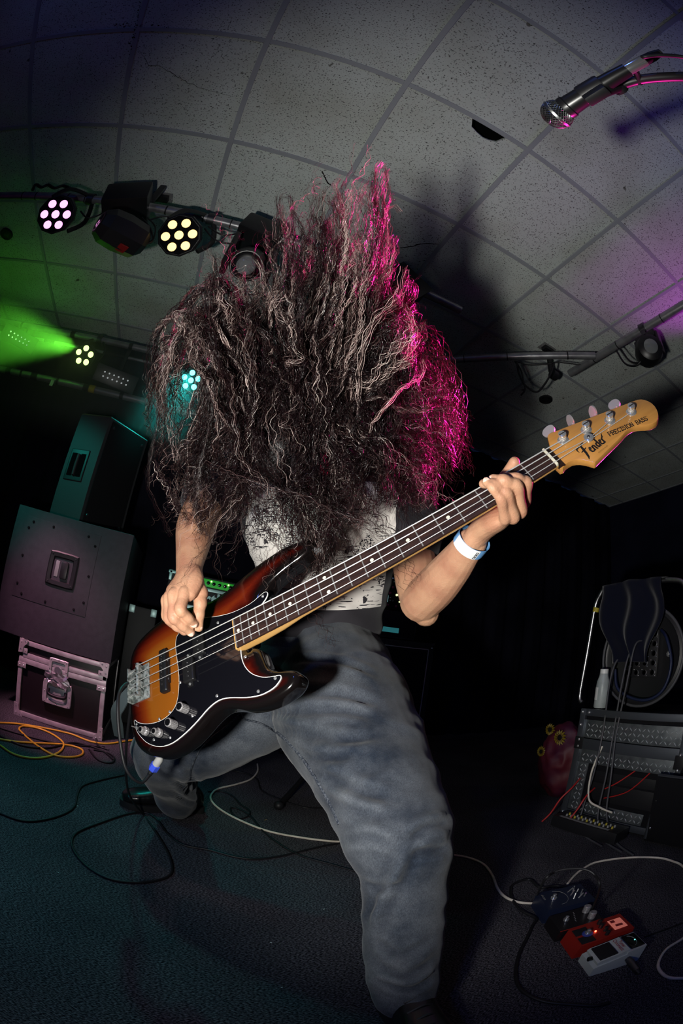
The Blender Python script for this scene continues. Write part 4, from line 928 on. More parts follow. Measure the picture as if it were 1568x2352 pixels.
def par(c, aim, led, label, R=.098, n=6, strength=0, hook=None, group='LED par cans on the rig', centre=True, lr=.021):
    c = np.asarray(c, float); d = nrm(aim); x, y, _ = frame_from(d)
    t = thing('par_can', label, 'stage light', c, None, group)
    obj('housing', MB().lathe([(R*.45, -.16), (R*.62, -.15), (R*.72, -.08), (R*.98, -.05), (R*1.04, -.02), (R*1.04, .012), (R*.97, .016)], c, d, 10), 'fixture_black', t, 25)
    obj('faceplate', MB().lathe([(R*.95, .013), (R*.95, .019)], c, d, 10), 'black_gloss', t, 25)
    pos = ([(0, 0)] if centre else [])+[(.62*R*math.cos(2*math.pi*k/n+.3), .62*R*math.sin(2*math.pi*k/n+.3)) for k in range(n)]
    for p in pos: obj('led', MB().lathe([(lr, .018), (lr*.95, .024), (lr*.5, .027), (.001, .028)], c+x*p[0]+y*p[1], d, 14), led, t, 50)
    if hook is not None:
        hook = np.asarray(hook, float)
        s = nrm(np.cross(hook-c, d)); cc = c-d*.06
        obj('yoke', MB().tube(spline([cc-s*(R*1.12), cc-s*(R*1.12)+(hook-cc)*.55, hook-s*.02, hook+s*.02, cc+s*(R*1.12)+(hook-cc)*.55, cc+s*(R*1.12)], 4), .008, 6, flat=1.8), 'fixture_black', t, 40)
        obj('hook_clamp', MB().tube([hook-(1.0*np.array([.018, 0, 0])), hook+np.array([.018, 0, 0])], .034, 14), 'dark_steel', t, 40)
    return t
def toward(p, lean=(0, 0, 0)): return nrm(CAMP-np.asarray(p))+np.asarray(lean)
p1 = ony(130, 492, 1.33); par(p1, toward(p1, (-.25, -.1, -.2)), 'led_pink', 'par can with seven pink-lit LEDs at the left end of the near pipe', hook=(p1[0]+.06, 1.41, ZP))
p2 = ony(413, 540, 1.33); par(p2, toward(p2, (-.22, -.1, -.2)), 'led_warm', 'par can with seven warm orange LEDs on the near pipe', hook=(p2[0]+.07, 1.41, ZP))
p3 = ony(195, 817, 2.66); par(p3, toward(p3, (-.35, 0, 0)), 'led_green', 'far par can shining bright green into the haze', R=.085, n=5, centre=False, lr=.022, hook=(p3[0]+.02, 2.75, ZP))
p4 = ony(440, 874, 2.66); par(p4, toward(p4, (-.3, 0, 0)), 'led_cyan', 'far par can glowing cyan through the left of the hair', R=.085, n=5, lr=.020, hook=(p4[0], 2.75, ZP))
light('pink_par_beam', 'SPOT', p1+np.array([.0, -.05, -.03]), (-.54, 2.12, .30), 210, (1.0, .45, .62), .06, 27, .9)
light('warm_par_beam', 'SPOT', p2+np.array([.0, -.05, -.03]), (-.2, .7, .0), 9, (1.0, .5, .45), .06, 60, .9)
light('cyan_par_beam', 'SPOT', p4+np.array([-.03, -.08, -.02]), (-.42, 1.35, .3), 58, (.02, .80, .72), .06, 50, .9)
light('green_par_beam', 'SPOT', p3+np.array([-.06, -.10, -.01]), (-2.7, 2.35, 2.12), 130, (.16, 1.0, .05), .05, 52, .7)
light('blue_floor_wash', 'SPOT', (-1.9, -.9, 2.4), (.0, .5, 0), 28, (.10, .22, 1.0), .10, 75, .9)
# LED battens with two rows of diodes
for px, lab in (((43, 777), 'black LED batten with two rows of small diodes at the far left'), ((265, 869), 'black LED batten with two rows of small diodes right of the green lamp')):
    c = ony(px[0], px[1], 2.72); d = nrm(CAMP-c); x, y, _ = frame_from(d); t = thing('led_batten', lab, 'stage light', c, None, 'LED battens')
    obj('housing', MB().box(c-d*.05, (.33, .13, .09), ax=[x, y, d], bev=.008), 'fixture_black', t, 30)
    for i in range(6):
        for j in range(2): obj('diode', MB().lathe([(.0065, 0), (.004, .005), (.001, .006)], c+x*(i-2.5)*.037+y*(j-.5)*.032-d*.004, d, 8), 'led_dot', t, 50)
    obj('bracket', MB().box((c[0], 2.76, (c[2]+ZP)/2), (.03, .012, abs(ZP-c[2])), bev=.002), 'fixture_black', t, 30)
# scanner; the small red patch paints a reflection on its head
c = ony(285, 470, 1.40); t = thing('scanner_light', 'boxy black scanner lamp with a faint painted red reflection between the two lit par cans', 'stage light', c)
ax_ = [nrm((.96, -.05, .25)), nrm((.05, 1, 0)), nrm((-.25, 0, .96))]
obj('base', MB().box(ony(292, 470, 1.40), (.235, .20, .15), ax=ax_, bev=.012), 'fixture_black', t, 30)
hc = ony(270, 530, 1.30); hd_ = nrm((-.75, -.55, -.18)); obj('head', MB().lathe([(.055, -.15), (.085, -.12), (.092, -.02), (.085, .06), (.060, .10), (.052, .105)], hc, hd_, 8), 'fixture_black', t, 25)
obj('lens', MB().lathe([(.045, .104), (.02, .110), (.002, .112)], hc, hd_, 16), 'black_gloss', t, 40)
rx_, ry_, _ = frame_from(hd_); obj('red_reflection', MB().box(hc-hd_*.05-ry_*.086+rx_*.01, (.05, .006, .045), ax=[rx_, ry_, hd_], bev=.002), 'red_reflection_paint', t, 25)
obj('clamp', MB().tube([(-.80, 1.41, ZP), (-.76, 1.41, ZP)], .033, 14), 'dark_steel', t, 30)
# moving head with a round lens
c = ony(590, 545, 1.38); t = thing('moving_head_light', 'black moving-head lamp with a round glass lens left of the hair top', 'stage light', c)
obj('base', MB().box(ony(595, 545, 1.40), (.20, .17, .13), ax=[nrm((.97, 0, -.2)), (0, 1, 0), nrm((.2, 0, .97))], bev=.015), 'fixture_black', t, 30)
hc = ony(568, 607, 1.33); hd_ = nrm(CAMP+np.array([-.1, 0, -.3])-hc)
for s in (-1, 1): obj('yoke_arm', MB().box(hc+np.array([s*.095, .03, .08]), (.03, .09, .22), bev=.012), 'fixture_black', t, 30)
obj('head', MB().lathe([(.05, -.14), (.075, -.11), (.08, -.02), (.072, .05), (.066, .065)], hc, hd_, 20), 'fixture_black', t, 40)
obj('lens_ring', MB().lathe([(.062, .06), (.062, .075), (.046, .078)], hc, hd_, 24), 'black_gloss', t, 40)
obj('lens', MB().lathe([(.046, .070), (.036, .084), (.018, .091), (.001, .093)], hc, hd_, 24), 'lens_glass', t, 60)
# dark flood box behind the right of the hair
c = ony(918, 668, 1.45); t = thing('flood_light', 'dark square flood lamp beyond the pink side of the hair', 'stage light', c)
ax_ = [nrm((.80, 0, -.55)), (0, 1, 0), nrm((.55, 0, .80))]
obj('housing', MB().box(c, (.20, .16, .18), ax=ax_, bev=.01), 'fixture_black', t, 30)
obj('rim', MB().box(c+np.array([0, -.085, 0]), (.215, .012, .195), ax=ax_, bev=.004), 'black_plastic', t, 30)
obj('bracket', MB().tube(spline([c+np.array([-.10, 0, .06]), (.60, 1.43, ZP+.05), (.60, 1.41, ZP+.03)], 4), .010, 8), 'dark_steel', t, 40)
# lamp on the right pipe
c = onx(1490, 805, 1.87); t = thing('spot_light', 'dark moving lamp hanging below the right-hand pipe', 'stage light', c)
obj('head', MB().lathe([(.04, -.11), (.075, -.09), (.085, 0), (.075, .06), (.05, .075)], c, nrm((-.75, -.6, -.35)), 16), 'fixture_black', t, 35)
obj('lens', MB().lathe([(.045, .074), (.02, .084), (.001, .086)], c, nrm((-.75, -.6, -.35)), 16), 'lens_glass', t, 50)
obj('yoke', MB().box(c+np.array([.02, 0, .10]), (.05, .15, .05), bev=.012).box(c+np.array([.02, .08, .03]), (.04, .015, .15), bev=.006).box(c+np.array([.02, -.08, .03]), (.04, .015, .15), bev=.006), 'fixture_black', t, 30)
obj('clamp', MB().tube([(1.89, c[1]-.02, ZP+.01), (1.89, c[1]+.02, ZP+.01)], .036, 14).box((1.88, c[1], ZP-.05), (.03, .03, .08), bev=.003), 'dark_steel', t, 30)
# round black fittings in the tiles
for px, lab in (((15, 537), 'round black fitting in the ceiling at the left edge'), ((1253, 917), 'round black fitting in the ceiling left of the headstock')):
    p = onz(px[0], px[1], CE); t = thing('ceiling_speaker', lab, 'ceiling fitting', (p[0], p[1], CE), None, 'round ceiling fittings')
    obj('rim', MB().lathe([(.058, 0.004), (.056, -.010), (.044, -.013)], (p[0], p[1], CE), (0, 0, 1), 24), 'black_plastic', t, 40)
    obj('cone', MB().lathe([(.042, -.010), (.020, -.017), (.002, -.019)], (p[0], p[1], CE), (0, 0, 1), 20), 'dark_steel', t, 40)
# cables on the rig
def rigc(L, y=1.41, r=.0045, lab='', m='black_rubber'): cable('cable', [ony(u, v, y) for u, v in L], r, m, lab, 6)
rigc([(0, 454), (30, 452), (60, 448)], lab='black cable sagging below the left end of the near pipe')
rigc([(185, 485), (200, 500), (225, 495), (245, 482), (262, 470)], 1.39, lab='black cable between the pink par can and the scanner lamp')
rigc([(325, 500), (345, 525), (350, 552), (335, 560), (310, 558), (290, 545)], 1.36, .005, 'black cable loop hanging from the scanner lamp')
rigc([(338, 500), (356, 520), (352, 548), (336, 555), (322, 530), (330, 505)], 1.37, .004, 'thin black cable coil under the scanner lamp')
rigc([(345, 505), (370, 498), (400, 497), (430, 505)], 1.38, .0045, 'black cable running from the scanner lamp to the warm par can')
rigc([(470, 525), (490, 548), (515, 558), (545, 560)], 1.38, .0045, 'black cable loop between the warm par can and the moving head')
rigc([(478, 520), (500, 535), (520, 540), (548, 536)], 1.40, .0045, 'short black cable clipped under the near pipe')
rigc([(75, 436), (82, 424), (95, 430), (110, 425), (125, 432), (145, 427), (163, 434)], 1.42, .010, 'coil of black cable lying on top of the near pipe')
P2 = lambda u, v: pl2(u, v)
def pl2(u, v):          # points in the vertical plane of the diagonal pipe
    n_ = nrm((.83, .84, 0)); p0 = np.array([1.86, 1.17, ZP]); k = ray(u, v); return CAMP+k*(np.dot(p0-CAMP, n_)/np.dot(k, n_))
cable('cable', [pl2(*p) for p in [(1182, 830), (1196, 850), (1203, 880), (1205, 895), (1196, 908)]], .0055, 'black_rubber', 'black cable tail with a plug hanging from the diagonal pipe', 6)
cable('cable', [pl2(*p) for p in [(1186, 830), (1192, 860), (1206, 885), (1232, 900), (1252, 880), (1266, 855), (1272, 835)]], .006, 'black_rubber', 'black cable loop hanging from the diagonal pipe', 6)
cable('cable', [pl2(*p) for p in [(1185, 830), (1215, 838), (1260, 836), (1275, 832), (1300, 834), (1330, 838)]], .004, 'black_rubber', 'black cable running along the underside of the diagonal pipe', 6)
cable('cable', [onx(*p, 1.87) for p in [(1415, 805), (1435, 835), (1460, 840), (1475, 825)]], .006, 'black_rubber', 'black cable sagging between right-hand pipe and its lamp', 6)
cable('cable', [onx(*p, 1.87) for p in [(1425, 800), (1445, 828), (1468, 832), (1480, 815)]], .005, 'black_rubber', 'second black cable under the right-hand pipe by the lamp', 6)

# ================================================================== microphone on its boom, upper right
mc = at(1279, 262, .74); md = nrm(at(1455, 150, .70)-mc); 
mat('mic_black', (.012, .012, .013), .3, spec=.6); mat('mic_mesh', (.42, .44, .44), .35, 1.0)
mt = thing('microphone', 'handheld stage microphone with silver mesh ball in a clip at upper right', 'microphone', mc)
MD = nrm(at(1420, 172, .735)-mc); MX, MY, _ = frame_from(MD)
obj('mesh_core', MB().ball(mc, .0225, 20, 12), 'black_matte', mt, 60)
q = MB()
for k in range(30):
    for s in (-1, 1):
        P = []
        for j in range(22):
            t_ = math.radians(12+j*7.4); a = 2*math.pi*k/30+s*j*.105
            P.append(mc+(MX*math.sin(t_)*math.cos(a)+MY*math.sin(t_)*math.sin(a)+MD*(-math.cos(t_)))*.0252)
        q.tube(P, .00055, 4)
mg = obj('grille', q, 'mic_mesh', mt, 60); mg['kind'] = 'stuff'
obj('grille_band', MB().lathe([(.0250, -.003), (.0266, -.002), (.0266, .002), (.0250, .003)], mc, MD, 28), 'mic_mesh', mt, 40)
obj('collar', MB().lathe([(.0195, .017), (.0200, .021), (.0200, .027), (.0180, .029)], mc, MD, 24), 'mic_black', mt, 40)
obj('handle', MB().lathe([(.0180, .026), (.0165, .060), (.0140, .105), (.0118, .150), (.0115, .158)], mc, MD, 24), 'mic_black', mt, 40)
obj('clip', MB().lathe([(.0185, .058), (.0190, .062), (.0180, .100), (.0170, .104)], mc, MD, 20).box(mc+MD*.080-MY*.022, (.018, .020, .045), ax=[MX, MY, MD], bev=.004), 'black_plastic', mt, 40)
obj('plug', MB().lathe([(.0095, .156), (.0095, .196), (.0085, .198)], mc, MD, 18), 'chrome', mt, 40)
obj('plug_boot', MB().lathe([(.0088, .194), (.0085, .215), (.0055, .235)], mc, MD, 16), 'black_rubber', mt, 40)
tail = mc+MD*.232
st = thing('microphone_stand', 'black microphone boom arm entering from the right edge below the cable', 'microphone stand', at(1568, 178, .72))
b0 = mc+MD*.085-MY*.026
bpts = [b0, at(1420, 197, .765), at(1475, 182, .760), at(1568, 176, .74), at(1640, 180, .70), at(1700, 200, .68)]
obj('boom', MB().tube(spline(bpts[1:], 6), .0085, 14), 'black_plastic', st, 50)
be = bpts[-1]; obj('pole', MB().tube([be, (be[0], be[1], .06)], .011, 12), 'black_plastic', st, 40); obj('base', MB().lathe([(.12, 0), (.12, .012), (.05, .02), (.02, .07)], (be[0], be[1], 0), (0, 0, 1), 24), 'black_plastic', st, 40)
obj('swivel', MB().tube([b0, at(1420, 197, .765)], [.008, .011], 14).lathe([(.014, -.01), (.014, .01)], at(1418, 198, .765), MX, 14), 'black_plastic', st, 40)
obj('cable_clip', MB().tube(spline([at(1468, 192, .762), at(1462, 170, .752), at(1455, 158, .745)], 4), .006, 8), 'black_plastic', st, 40)
cable('cable', [tail, at(1475, 131, .69), at(1510, 127, .69), at(1568, 131, .70), at(1640, 150, .70)], .0034, 'black_rubber', 'black microphone cable curving off to the right edge', 8)

# haze drifting in the far beams
hz = bpy.data.materials.new('stage_haze'); hz.use_nodes = True; nt = hz.node_tree; nt.nodes.clear()
vo = nt.nodes.new('ShaderNodeVolumeScatter'); vo.inputs['Density'].default_value = .55; vo.inputs['Anisotropy'].default_value = .2
oo = nt.nodes.new('ShaderNodeOutputMaterial'); nt.links.new(vo.outputs[0], oo.inputs['Volume'])
MAT['stage_haze'] = hz
o = obj('haze', MB().box((-1.25, 2.62, 2.02), (2.95, .62, .72)), 'stage_haze', None, 0); o['kind'] = 'stuff'; tag(o, 'thin green and cyan lit haze around the far left lamps', 'haze')

# ================================================================== speaker stack on the left
mat('cab_black', (.050, .046, .058), .55, spec=.4, vary=(30, (.040, .037, .047), .4, .7), bump=(420, .5, .0012))
mat('cab_side', (.030, .032, .036), .5, spec=.4, bump=(300, .4, .001))
mat('case_laminate', (.012, .008, .010), .45)
def rect_frame(x0, x1, z0, z1, y, w, th): 
    q = MB(); q.box(((x0+x1)/2, y, z1-w/2), (x1-x0, th, w), bev=.002); q.box(((x0+x1)/2, y, z0+w/2), (x1-x0, th, w), bev=.002); q.box((x0+w/2, y, (z0+z1)/2), (w, th, z1-z0-2*w), bev=.002); q.box((x1-w/2, y, (z0+z1)/2), (w, th, z1-z0-2*w), bev=.002); return q
sub = thing('subwoofer', 'large square black bass cabinet with recessed handle, standing on the flight case', 'speaker', (-.60, 2.45, .402))
obj('cabinet', MB().box((-.60, 2.47, .722), (.66, .64, .64), bev=.006), 'cab_black', sub, 30)
obj('access_panel', MB().box((-.645, 2.1495, .795), (.42, .004, .405), bev=.002), 'cab_black', sub, 30)
for x, z in ((-.82, .975), (-.84, .94), (-.70, .978), (-.50, .978), (-.455, .94), (-.455, .79), (-.455, .66), (-.50, .615), (-.66, .612), (-.80, .615), (-.835, .66), (-.838, .80)):
    obj('bolt', MB().lathe([(.007, 0), (.006, .004), (.003, .005)], (x, 2.1475, z), (0, -1, 0), 10), 'black_matte', sub, 30)
hx, hz = -.60, .785
o = obj('handle_plate', MB().loft([[(hx+sx_*w, y, hz+sz*w*1.05) for sx_, sz in ((-1, -1), (-.6, -1.04), (.6, -1.04), (1, -1), (1.04, -.6), (1.04, .6), (1, 1), (.6, 1.04), (-.6, 1.04), (-1, 1), (-1.04, .6), (-1.04, -.6))] for w, y in ((.078, 2.148), (.078, 2.141), (.072, 2.137), (.055, 2.139), (.046, 2.155), (.040, 2.160))]), 'black_plastic', sub, 30)
obj('handle_grip', MB().box((hx+.012, 2.143, hz), (.040, .02, .085), bev=.008), 'black_plastic', sub, 40)
obj('cup', MB().box((hx-.03, 2.150, hz), (.022, .012, .080), bev=.004), 'plate_grey', o, 30)
for sx_ in (-.064, .064):
    for sz in (-.068, .068): obj('screw', MB().lathe([(.005, 0), (.003, .003)], (hx+sx_, 2.138, hz+sz), (0, -1, 0), 8), 'dark_steel', o, 30)
# the tall speaker on top: handle side towards us, grille to the right
pa = thing('pa_speaker', 'tall black loudspeaker with carry handle standing on the bass cabinet', 'speaker', (-.62, 2.45, 1.043))
foot = [(-.80, 2.31), (-.60, 2.255), (-.385, 2.475), (-.44, 2.62), (-.78, 2.70)]
obj('cabinet', MB().loft([[(x, y, z) for x, y in (offset_poly(foot, -i_) if i_ else foot)] for z, i_ in ((1.044, 0), (1.06, 0), (1.650, 0), (1.66, .010))]), 'cab_side', pa, 20)
e = nrm(np.array([-.60, 2.255, 0])-np.array([-.80, 2.31, 0])); nn = np.array([e[1], -e[0], 0]); nn = nn if nn[1] < 0 else -nn; hc = np.array([-.715, 2.287, 1.35])+nn*.002
obj('handle_plate', MB().box(hc, (.125, .010, .18), ax=[e, -nn, (0, 0, 1)], bev=.012, seg=3), 'black_plastic', pa, 40)
for s in (-.030, .030): obj('handle_slot', MB().box(hc+e*s+nn*.006, (.034, .004, .13), ax=[e, -nn, (0, 0, 1)], bev=.0018), 'dark_void', pa, 30)
obj('handle_bar', MB().tube([hc+nn*.010+np.array([0, 0, -.06]), hc+nn*.013, hc+nn*.010+np.array([0, 0, .06])], .010, 10), 'cab_side', pa, 50)
g0, g1 = np.array([-.60, 2.255, 0]), np.array([-.385, 2.475, 0]); ge = nrm(g1-g0); gn = np.array([ge[1], -ge[0], 0])
obj('grille', MB().box((g0+g1)/2+gn*.004+np.array([0, 0, 1.352]), (.27, .008, .57), ax=[ge, gn, (0, 0, 1)], bev=.003), 'black_matte', pa, 30)
for z in (1.10, 1.60):
    for s in (.12, .88): obj('bolt', MB().lathe([(.010, 0), (.007, .005)], g0+(g1-g0)*s+gn*.009+np.array([0, 0, z]), gn, 10), 'dark_steel', pa, 30)
# flight case
fc = thing('flight_case', 'small black flight case with aluminium edges under the bass cabinet', 'flight case', (-.52, 2.38, 0))
X0, X1, Y0, Z0, Z1 = -.760, -.280, 2.150, .0, .400
obj('shell', MB().box(((X0+X1)/2, Y0+.235, .2), (X1-X0-.012, .455, .392), bev=.004), 'case_laminate', fc, 30)
def edge(a, c, w=.024): obj('edge_extrusion', MB().box((np.array(a)+c)/2, tuple(np.maximum(np.abs(np.array(c)-a), w)), bev=.004), 'alu', fc, 30)
yf = Y0+.004
for z in (.014, .386): edge((X0, yf, z), (X1, yf, z)); edge((X0, Y0+.46, z), (X1, Y0+.46, z)); edge((X0+.012, yf, z), (X0+.012, Y0+.46, z)); edge((X1-.012, yf, z), (X1-.012, Y0+.46, z))
for x in (X0+.012, X1-.012): edge((x, yf, .026), (x, yf, .374)); edge((x, Y0+.46, .026), (x, Y0+.46, .374))
obj('lid_band', MB().box(((X0+X1)/2, yf-.001, .322), (X1-X0, .022, .026), bev=.004), 'alu', fc, 30)
obj('lid_band', MB().box(((X0+X1)/2, yf-.001, .294), (X1-X0, .024, .028), bev=.004), 'alu', fc, 30)
for x, s in ((X0, 1), (X1, -1)):
    for z, h in ((.386, -1), (.014, 1)):
        q = MB().loft([[(x+s*px, yf-.016-t_, z+h*pz) for px, pz in ((-.004, -.016), (.046, -.016), (.040, .004), (.024, .020), (.020, .050), (-.004, .056))] for t_ in (0, .005)]); o = obj('corner', q, 'alu', fc, 20)
        for px, pz in ((.030, -.006), (.008, .036)): obj('rivet', MB().lathe([(.005, 0), (.004, .002), (.001, .003)], (x+s*px, yf-.020, z+h*pz), (0, -1, 0), 8), 'chrome', o, 40)
        obj('ball_corner', MB().ball((x+s*.008, yf-.006, z), .017, 12, 8), 'alu', fc, 50)
    for z in (.345, .270):
        o = obj('bracket', MB().box((x+s*.022, yf-.014, z), (.048, .006, .026), bev=.002), 'alu', fc, 30)
        for d_ in (.010, .034): obj('rivet', MB().lathe([(.0045, 0), (.001, .003)], (x+s*d_, yf-.017, z), (0, -1, 0), 8), 'chrome', o, 40)
def dish(name, cx, cz, w, h):
    rr = [(-1, -1), (-.7, -1.06), (.7, -1.06), (1, -1), (1.05, -.7), (1.05, .7), (1, 1), (.7, 1.06), (-.7, 1.06), (-1, 1), (-1.05, .7), (-1.05, -.7)]
    q = MB().loft([[(cx+a*w*s, y, cz+c*h*s) for a, c in rr] for s, y in ((1, yf-.004), (1, yf-.018), (.96, yf-.020), (.72, yf-.019), (.66, yf-.008), (.60, yf-.006))]); o = obj(name, q, 'alu', fc, 30)
    for a, c in ((-.85, -.9), (0, -.92), (.85, -.9), (.9, 0), (.85, .9), (0, .92), (-.85, .9), (-.9, 0)): obj('rivet', MB().lathe([(.004, 0), (.001, .003)], (cx+a*w, yf-.0195, cz+c*h), (0, -1, 0), 8), 'chrome', o, 40)
    return o
la = dish('latch', -.535, .300, .050, .052)
obj('butterfly', MB().loft([[(-.535+a*.018, y, .300+c*.018) for a, c in ((-1, -.5), (-.3, -1), (.3, -1), (1, -.5), (1, .5), (.3, 1), (-.3, 1), (-1, .5))] for y in (yf-.010, yf-.024)]), 'chrome', la, 30)
q = MB(); rr_ = np.random.default_rng(5); n1_, n2_ = 8, 6
vs = [(-.598+.125*i/n1_+.006*rr_.normal(), yf-.026-.008*abs(rr_.normal()), .290-.055*j/n2_-.030*(i/n1_)*(j/n2_)+.004*rr_.normal()) for j in range(n2_+1) for i in range(n1_+1)]
q.add(vs, [(j*(n1_+1)+i, j*(n1_+1)+i+1, (j+1)*(n1_+1)+i+1, (j+1)*(n1_+1)+i) for j in range(n2_) for i in range(n1_)])
mat('duct_tape', (.42, .41, .43), .35, .6); o = obj('torn_tape', q, 'duct_tape', la, 0); sm_ = o.modifiers.new('thick', 'SOLIDIFY'); sm_.thickness = .0008
hd2 = dish('handle', -.530, .180, .075, .058)
obj('grip', MB().tube(spline([(-.578, yf-.014, .196), (-.574, yf-.024, .172), (-.53, yf-.027, .166), (-.486, yf-.024, .172), (-.482, yf-.014, .196)], 4), .009, 10), 'black_rubber', hd2, 50)
obj('spring_plate', MB().box((-.530, yf-.012, .190), (.095, .004, .040), bev=.001), 'alu', hd2, 30)

# ================================================================== back line between the legs
ha = thing('bass_amp', 'small bass amplifier head and grille behind the picking hand with green-lit panel', 'amplifier', (.17, 2.72, .42))
y0 = 2.60
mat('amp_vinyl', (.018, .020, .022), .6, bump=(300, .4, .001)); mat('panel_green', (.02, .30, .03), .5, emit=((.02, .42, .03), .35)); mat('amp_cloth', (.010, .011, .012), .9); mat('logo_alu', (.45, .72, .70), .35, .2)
obj('cabinet', MB().box((.18, 2.78, .70), (.50, .34, .54), bev=.010), 'amp_vinyl', ha, 30)
obj('cover', MB().box((.18, y0+.005, .66), (.44, .010, .38), bev=.004), 'amp_cloth', ha, 30)
for x in (-.06, .42):
    for z in (.955, .45): obj('corner', MB().box((x+(.012 if x < 0 else -.012), y0+.008, z), (.055, .012, .016), bev=.003).box((x, y0+.008, z-.02 if z > .6 else z+.02), (.018, .012, .06), bev=.003), 'logo_alu', ha, 30)
pn = obj('control_panel', MB().box((.245, y0-.001, .935), (.30, .010, .045), bev=.002), 'panel_green', ha, 30)
for k in range(7): obj('knob', MB().lathe([(.011, 0), (.010, .012), (.004, .014)], (.135+.034*k, y0-.005, .935), (0, -1, 0), 14), 'black_gloss', pn, 40)
mat('led_yellow', (.8, 1, .2), .3, emit=((.85, 1.0, .25), 4))
for x in (.186, .290): obj('indicator', MB().ball((x, y0-.010, .947), .0045, 8, 6), 'led_yellow', pn, 60)
obj('trim_strip', MB().box((.245, y0-.001, .895), (.30, .006, .018), bev=.002), 'logo_alu', ha, 30)
obj('badge', MB().box((.22, y0-.001, .775), (.30, .006, .022), bev=.002), 'logo_alu', ha, 30)
def text_mesh(body, size, mname, parent, o, ex, ey, depth=.004, name='lettering', label=None, shear=0.0, bold=0.0):
    cu = bpy.data.curves.new('t', 'FONT'); cu.body = body; cu.size = size; cu.extrude = depth/2; cu.shear = shear; cu.offset = bold
    t = bpy.data.objects.new('t', cu); COL.objects.link(t); dg = bpy.context.evaluated_depsgraph_get(); dg.update()
    me = bpy.data.meshes.new_from_object(t.evaluated_get(dg)); bpy.data.objects.remove(t)
    co = np.array([v.co[:] for v in me.vertices]); ez = np.cross(ex, ey); W_ = np.asarray(o)+co[:, :1]*np.asarray(ex)+co[:, 1:2]*np.asarray(ey)+co[:, 2:3]*ez
    q = MB().add(W_, [tuple(p.vertices) for p in me.polygons]); bpy.data.meshes.remove(me)
    r = obj(name, q, mname, parent, 0, recalc=False)
    if label: r['label'] = label
    return r
text_mesh('Hartke', .098, 'logo_alu', ha, (.048, y0-.004, .812), (1, 0, 0), (0, 0, 1), .006, 'lettering', 'silver letters reading Hartke, mostly hidden by the hand', 0, .003)
ec = thing('speaker_cabinet', 'dark cabinet under the bass amp, mostly hidden by the bass', 'speaker', (.18, 2.78, 0))
obj('cabinet', MB().box((.18, 2.78, .213), (.50, .34, .426), bev=.01), 'amp_vinyl', ec, 30); obj('grille', MB().box((.18, 2.607, .213), (.44, .01, .36), bev=.004), 'amp_cloth', ec, 30)
# black cabinet just left of the amp, only its corner seen
ca = thing('speaker_cabinet', 'dark speaker cabinet with a pale corner piece left of the bass amp', 'speaker', (-.14, 2.62, 0))
obj('cabinet', MB().box((-.18, 2.72, .36), (.165, .34, .70), bev=.01), 'amp_vinyl', ca, 30)
obj('corner', MB().box((-.245, 2.545, .690), (.035, .012, .045), bev=.004), 'logo_alu', ca, 30); obj('corner', MB().box((-.115, 2.545, .690), (.035, .012, .045), bev=.004), 'logo_alu', ca, 30)
# profiling amp in a shallow rack on a guitar cabinet, behind the elbow
mat('btn_yellow', (.9, .95, .6), .4, emit=((.80, .90, .42), 1.6)); mat('btn_red', (.5, .02, .02), .4, emit=((1, .1, .08), 2)); mat('btn_blue', (.4, .6, 1), .4, emit=((.35, .55, 1.0), 3)); mat('btn_magenta', (.30, .02, .12), .4)
mat('lcd_blue', (.4, .75, .85), .4, emit=((.35, .74, .80), .8)); mat('lcd_dim', (.05, .25, .28), .4, emit=((.03, .20, .22), .5)); mat('lcd_ink', (.02, .10, .16), .5)
pr = thing('profiling_amp', 'black amp head with small pale blue screen and glowing buttons beside the elbow', 'amplifier', (1.35, 2.62, .97))
def PP(u, v): return ony(u, v, 2.50)
obj('cabinet', MB().box((1.38, 2.64, 1.11), (.40, .26, .27), bev=.01), 'black_plastic', pr, 30)
obj('faceplate', MB().box((1.38, 2.507, 1.11), (.385, .008, .255), bev=.002), 'black_matte', pr, 30)
def dotz(u, v, r, m, nm): c = PP(u, v); obj(nm, MB().lathe([(r, 0), (r*.9, .006), (r*.3, .008)], (c[0], 2.503, c[2]), (0, -1, 0), 12), m, pr, 40)
sc = 9.2235; T9 = lambda a, c: (850+a/sc, 1280+c/sc)
for a, c, r, m in ((405, 485, .0065, 'btn_yellow'), (422, 552, .008, 'btn_yellow'), (615, 535, .0075, 'btn_yellow'), (310, 758, .007, 'btn_yellow'), (565, 800, .0075, 'btn_yellow'), (665, 908, .007, 'btn_yellow'), (708, 960, .007, 'btn_yellow'), (663, 995, .007, 'btn_yellow'), (620, 945, .005, 'btn_yellow'), (350, 433, .0035, 'btn_red'), (462, 440, .0065, 'btn_blue'), (408, 430, .004, 'led_yellow'), (218, 950, .004, 'lcd_blue')): dotz(*T9(a, c), r, m, 'button')
for a, c in ((240, 993), (374, 1010), (545, 1037), (375, 612), (485, 635), (620, 655), (425, 755)): dotz(*T9(a, c), .008, 'btn_magenta', 'knob')
for a, c in ((455, 495), (510, 515), (615, 808), (665, 818), (425, 853), (425, 915), (478, 920)): dotz(*T9(a, c), .004, 'plate_grey', 'button')
c = PP(*T9(270, 855)); s_ = obj('screen', MB().box((c[0], 2.502, c[2]), (.075, .004, .046), bev=.001), 'lcd_blue', pr, 0); obj('screen_bar', MB().box((c[0]+.004, 2.4995, c[2]-.010), (.062, .001, .004)), 'lcd_ink', s_, 0)
pw = thing('rack_unit', 'black rack unit with a dim teal display strip below the glowing amp head', 'rack unit', (1.38, 2.62, .785))
obj('body', MB().box((1.37, 2.64, .880), (.30, .26, .178), bev=.006), 'black_plastic', pw, 30)
c = PP(*T9(390, 1530)); obj('display', MB().box((c[0], 2.507, c[2]), (.155, .006, .032), bev=.002), 'lcd_dim', pw, 0)
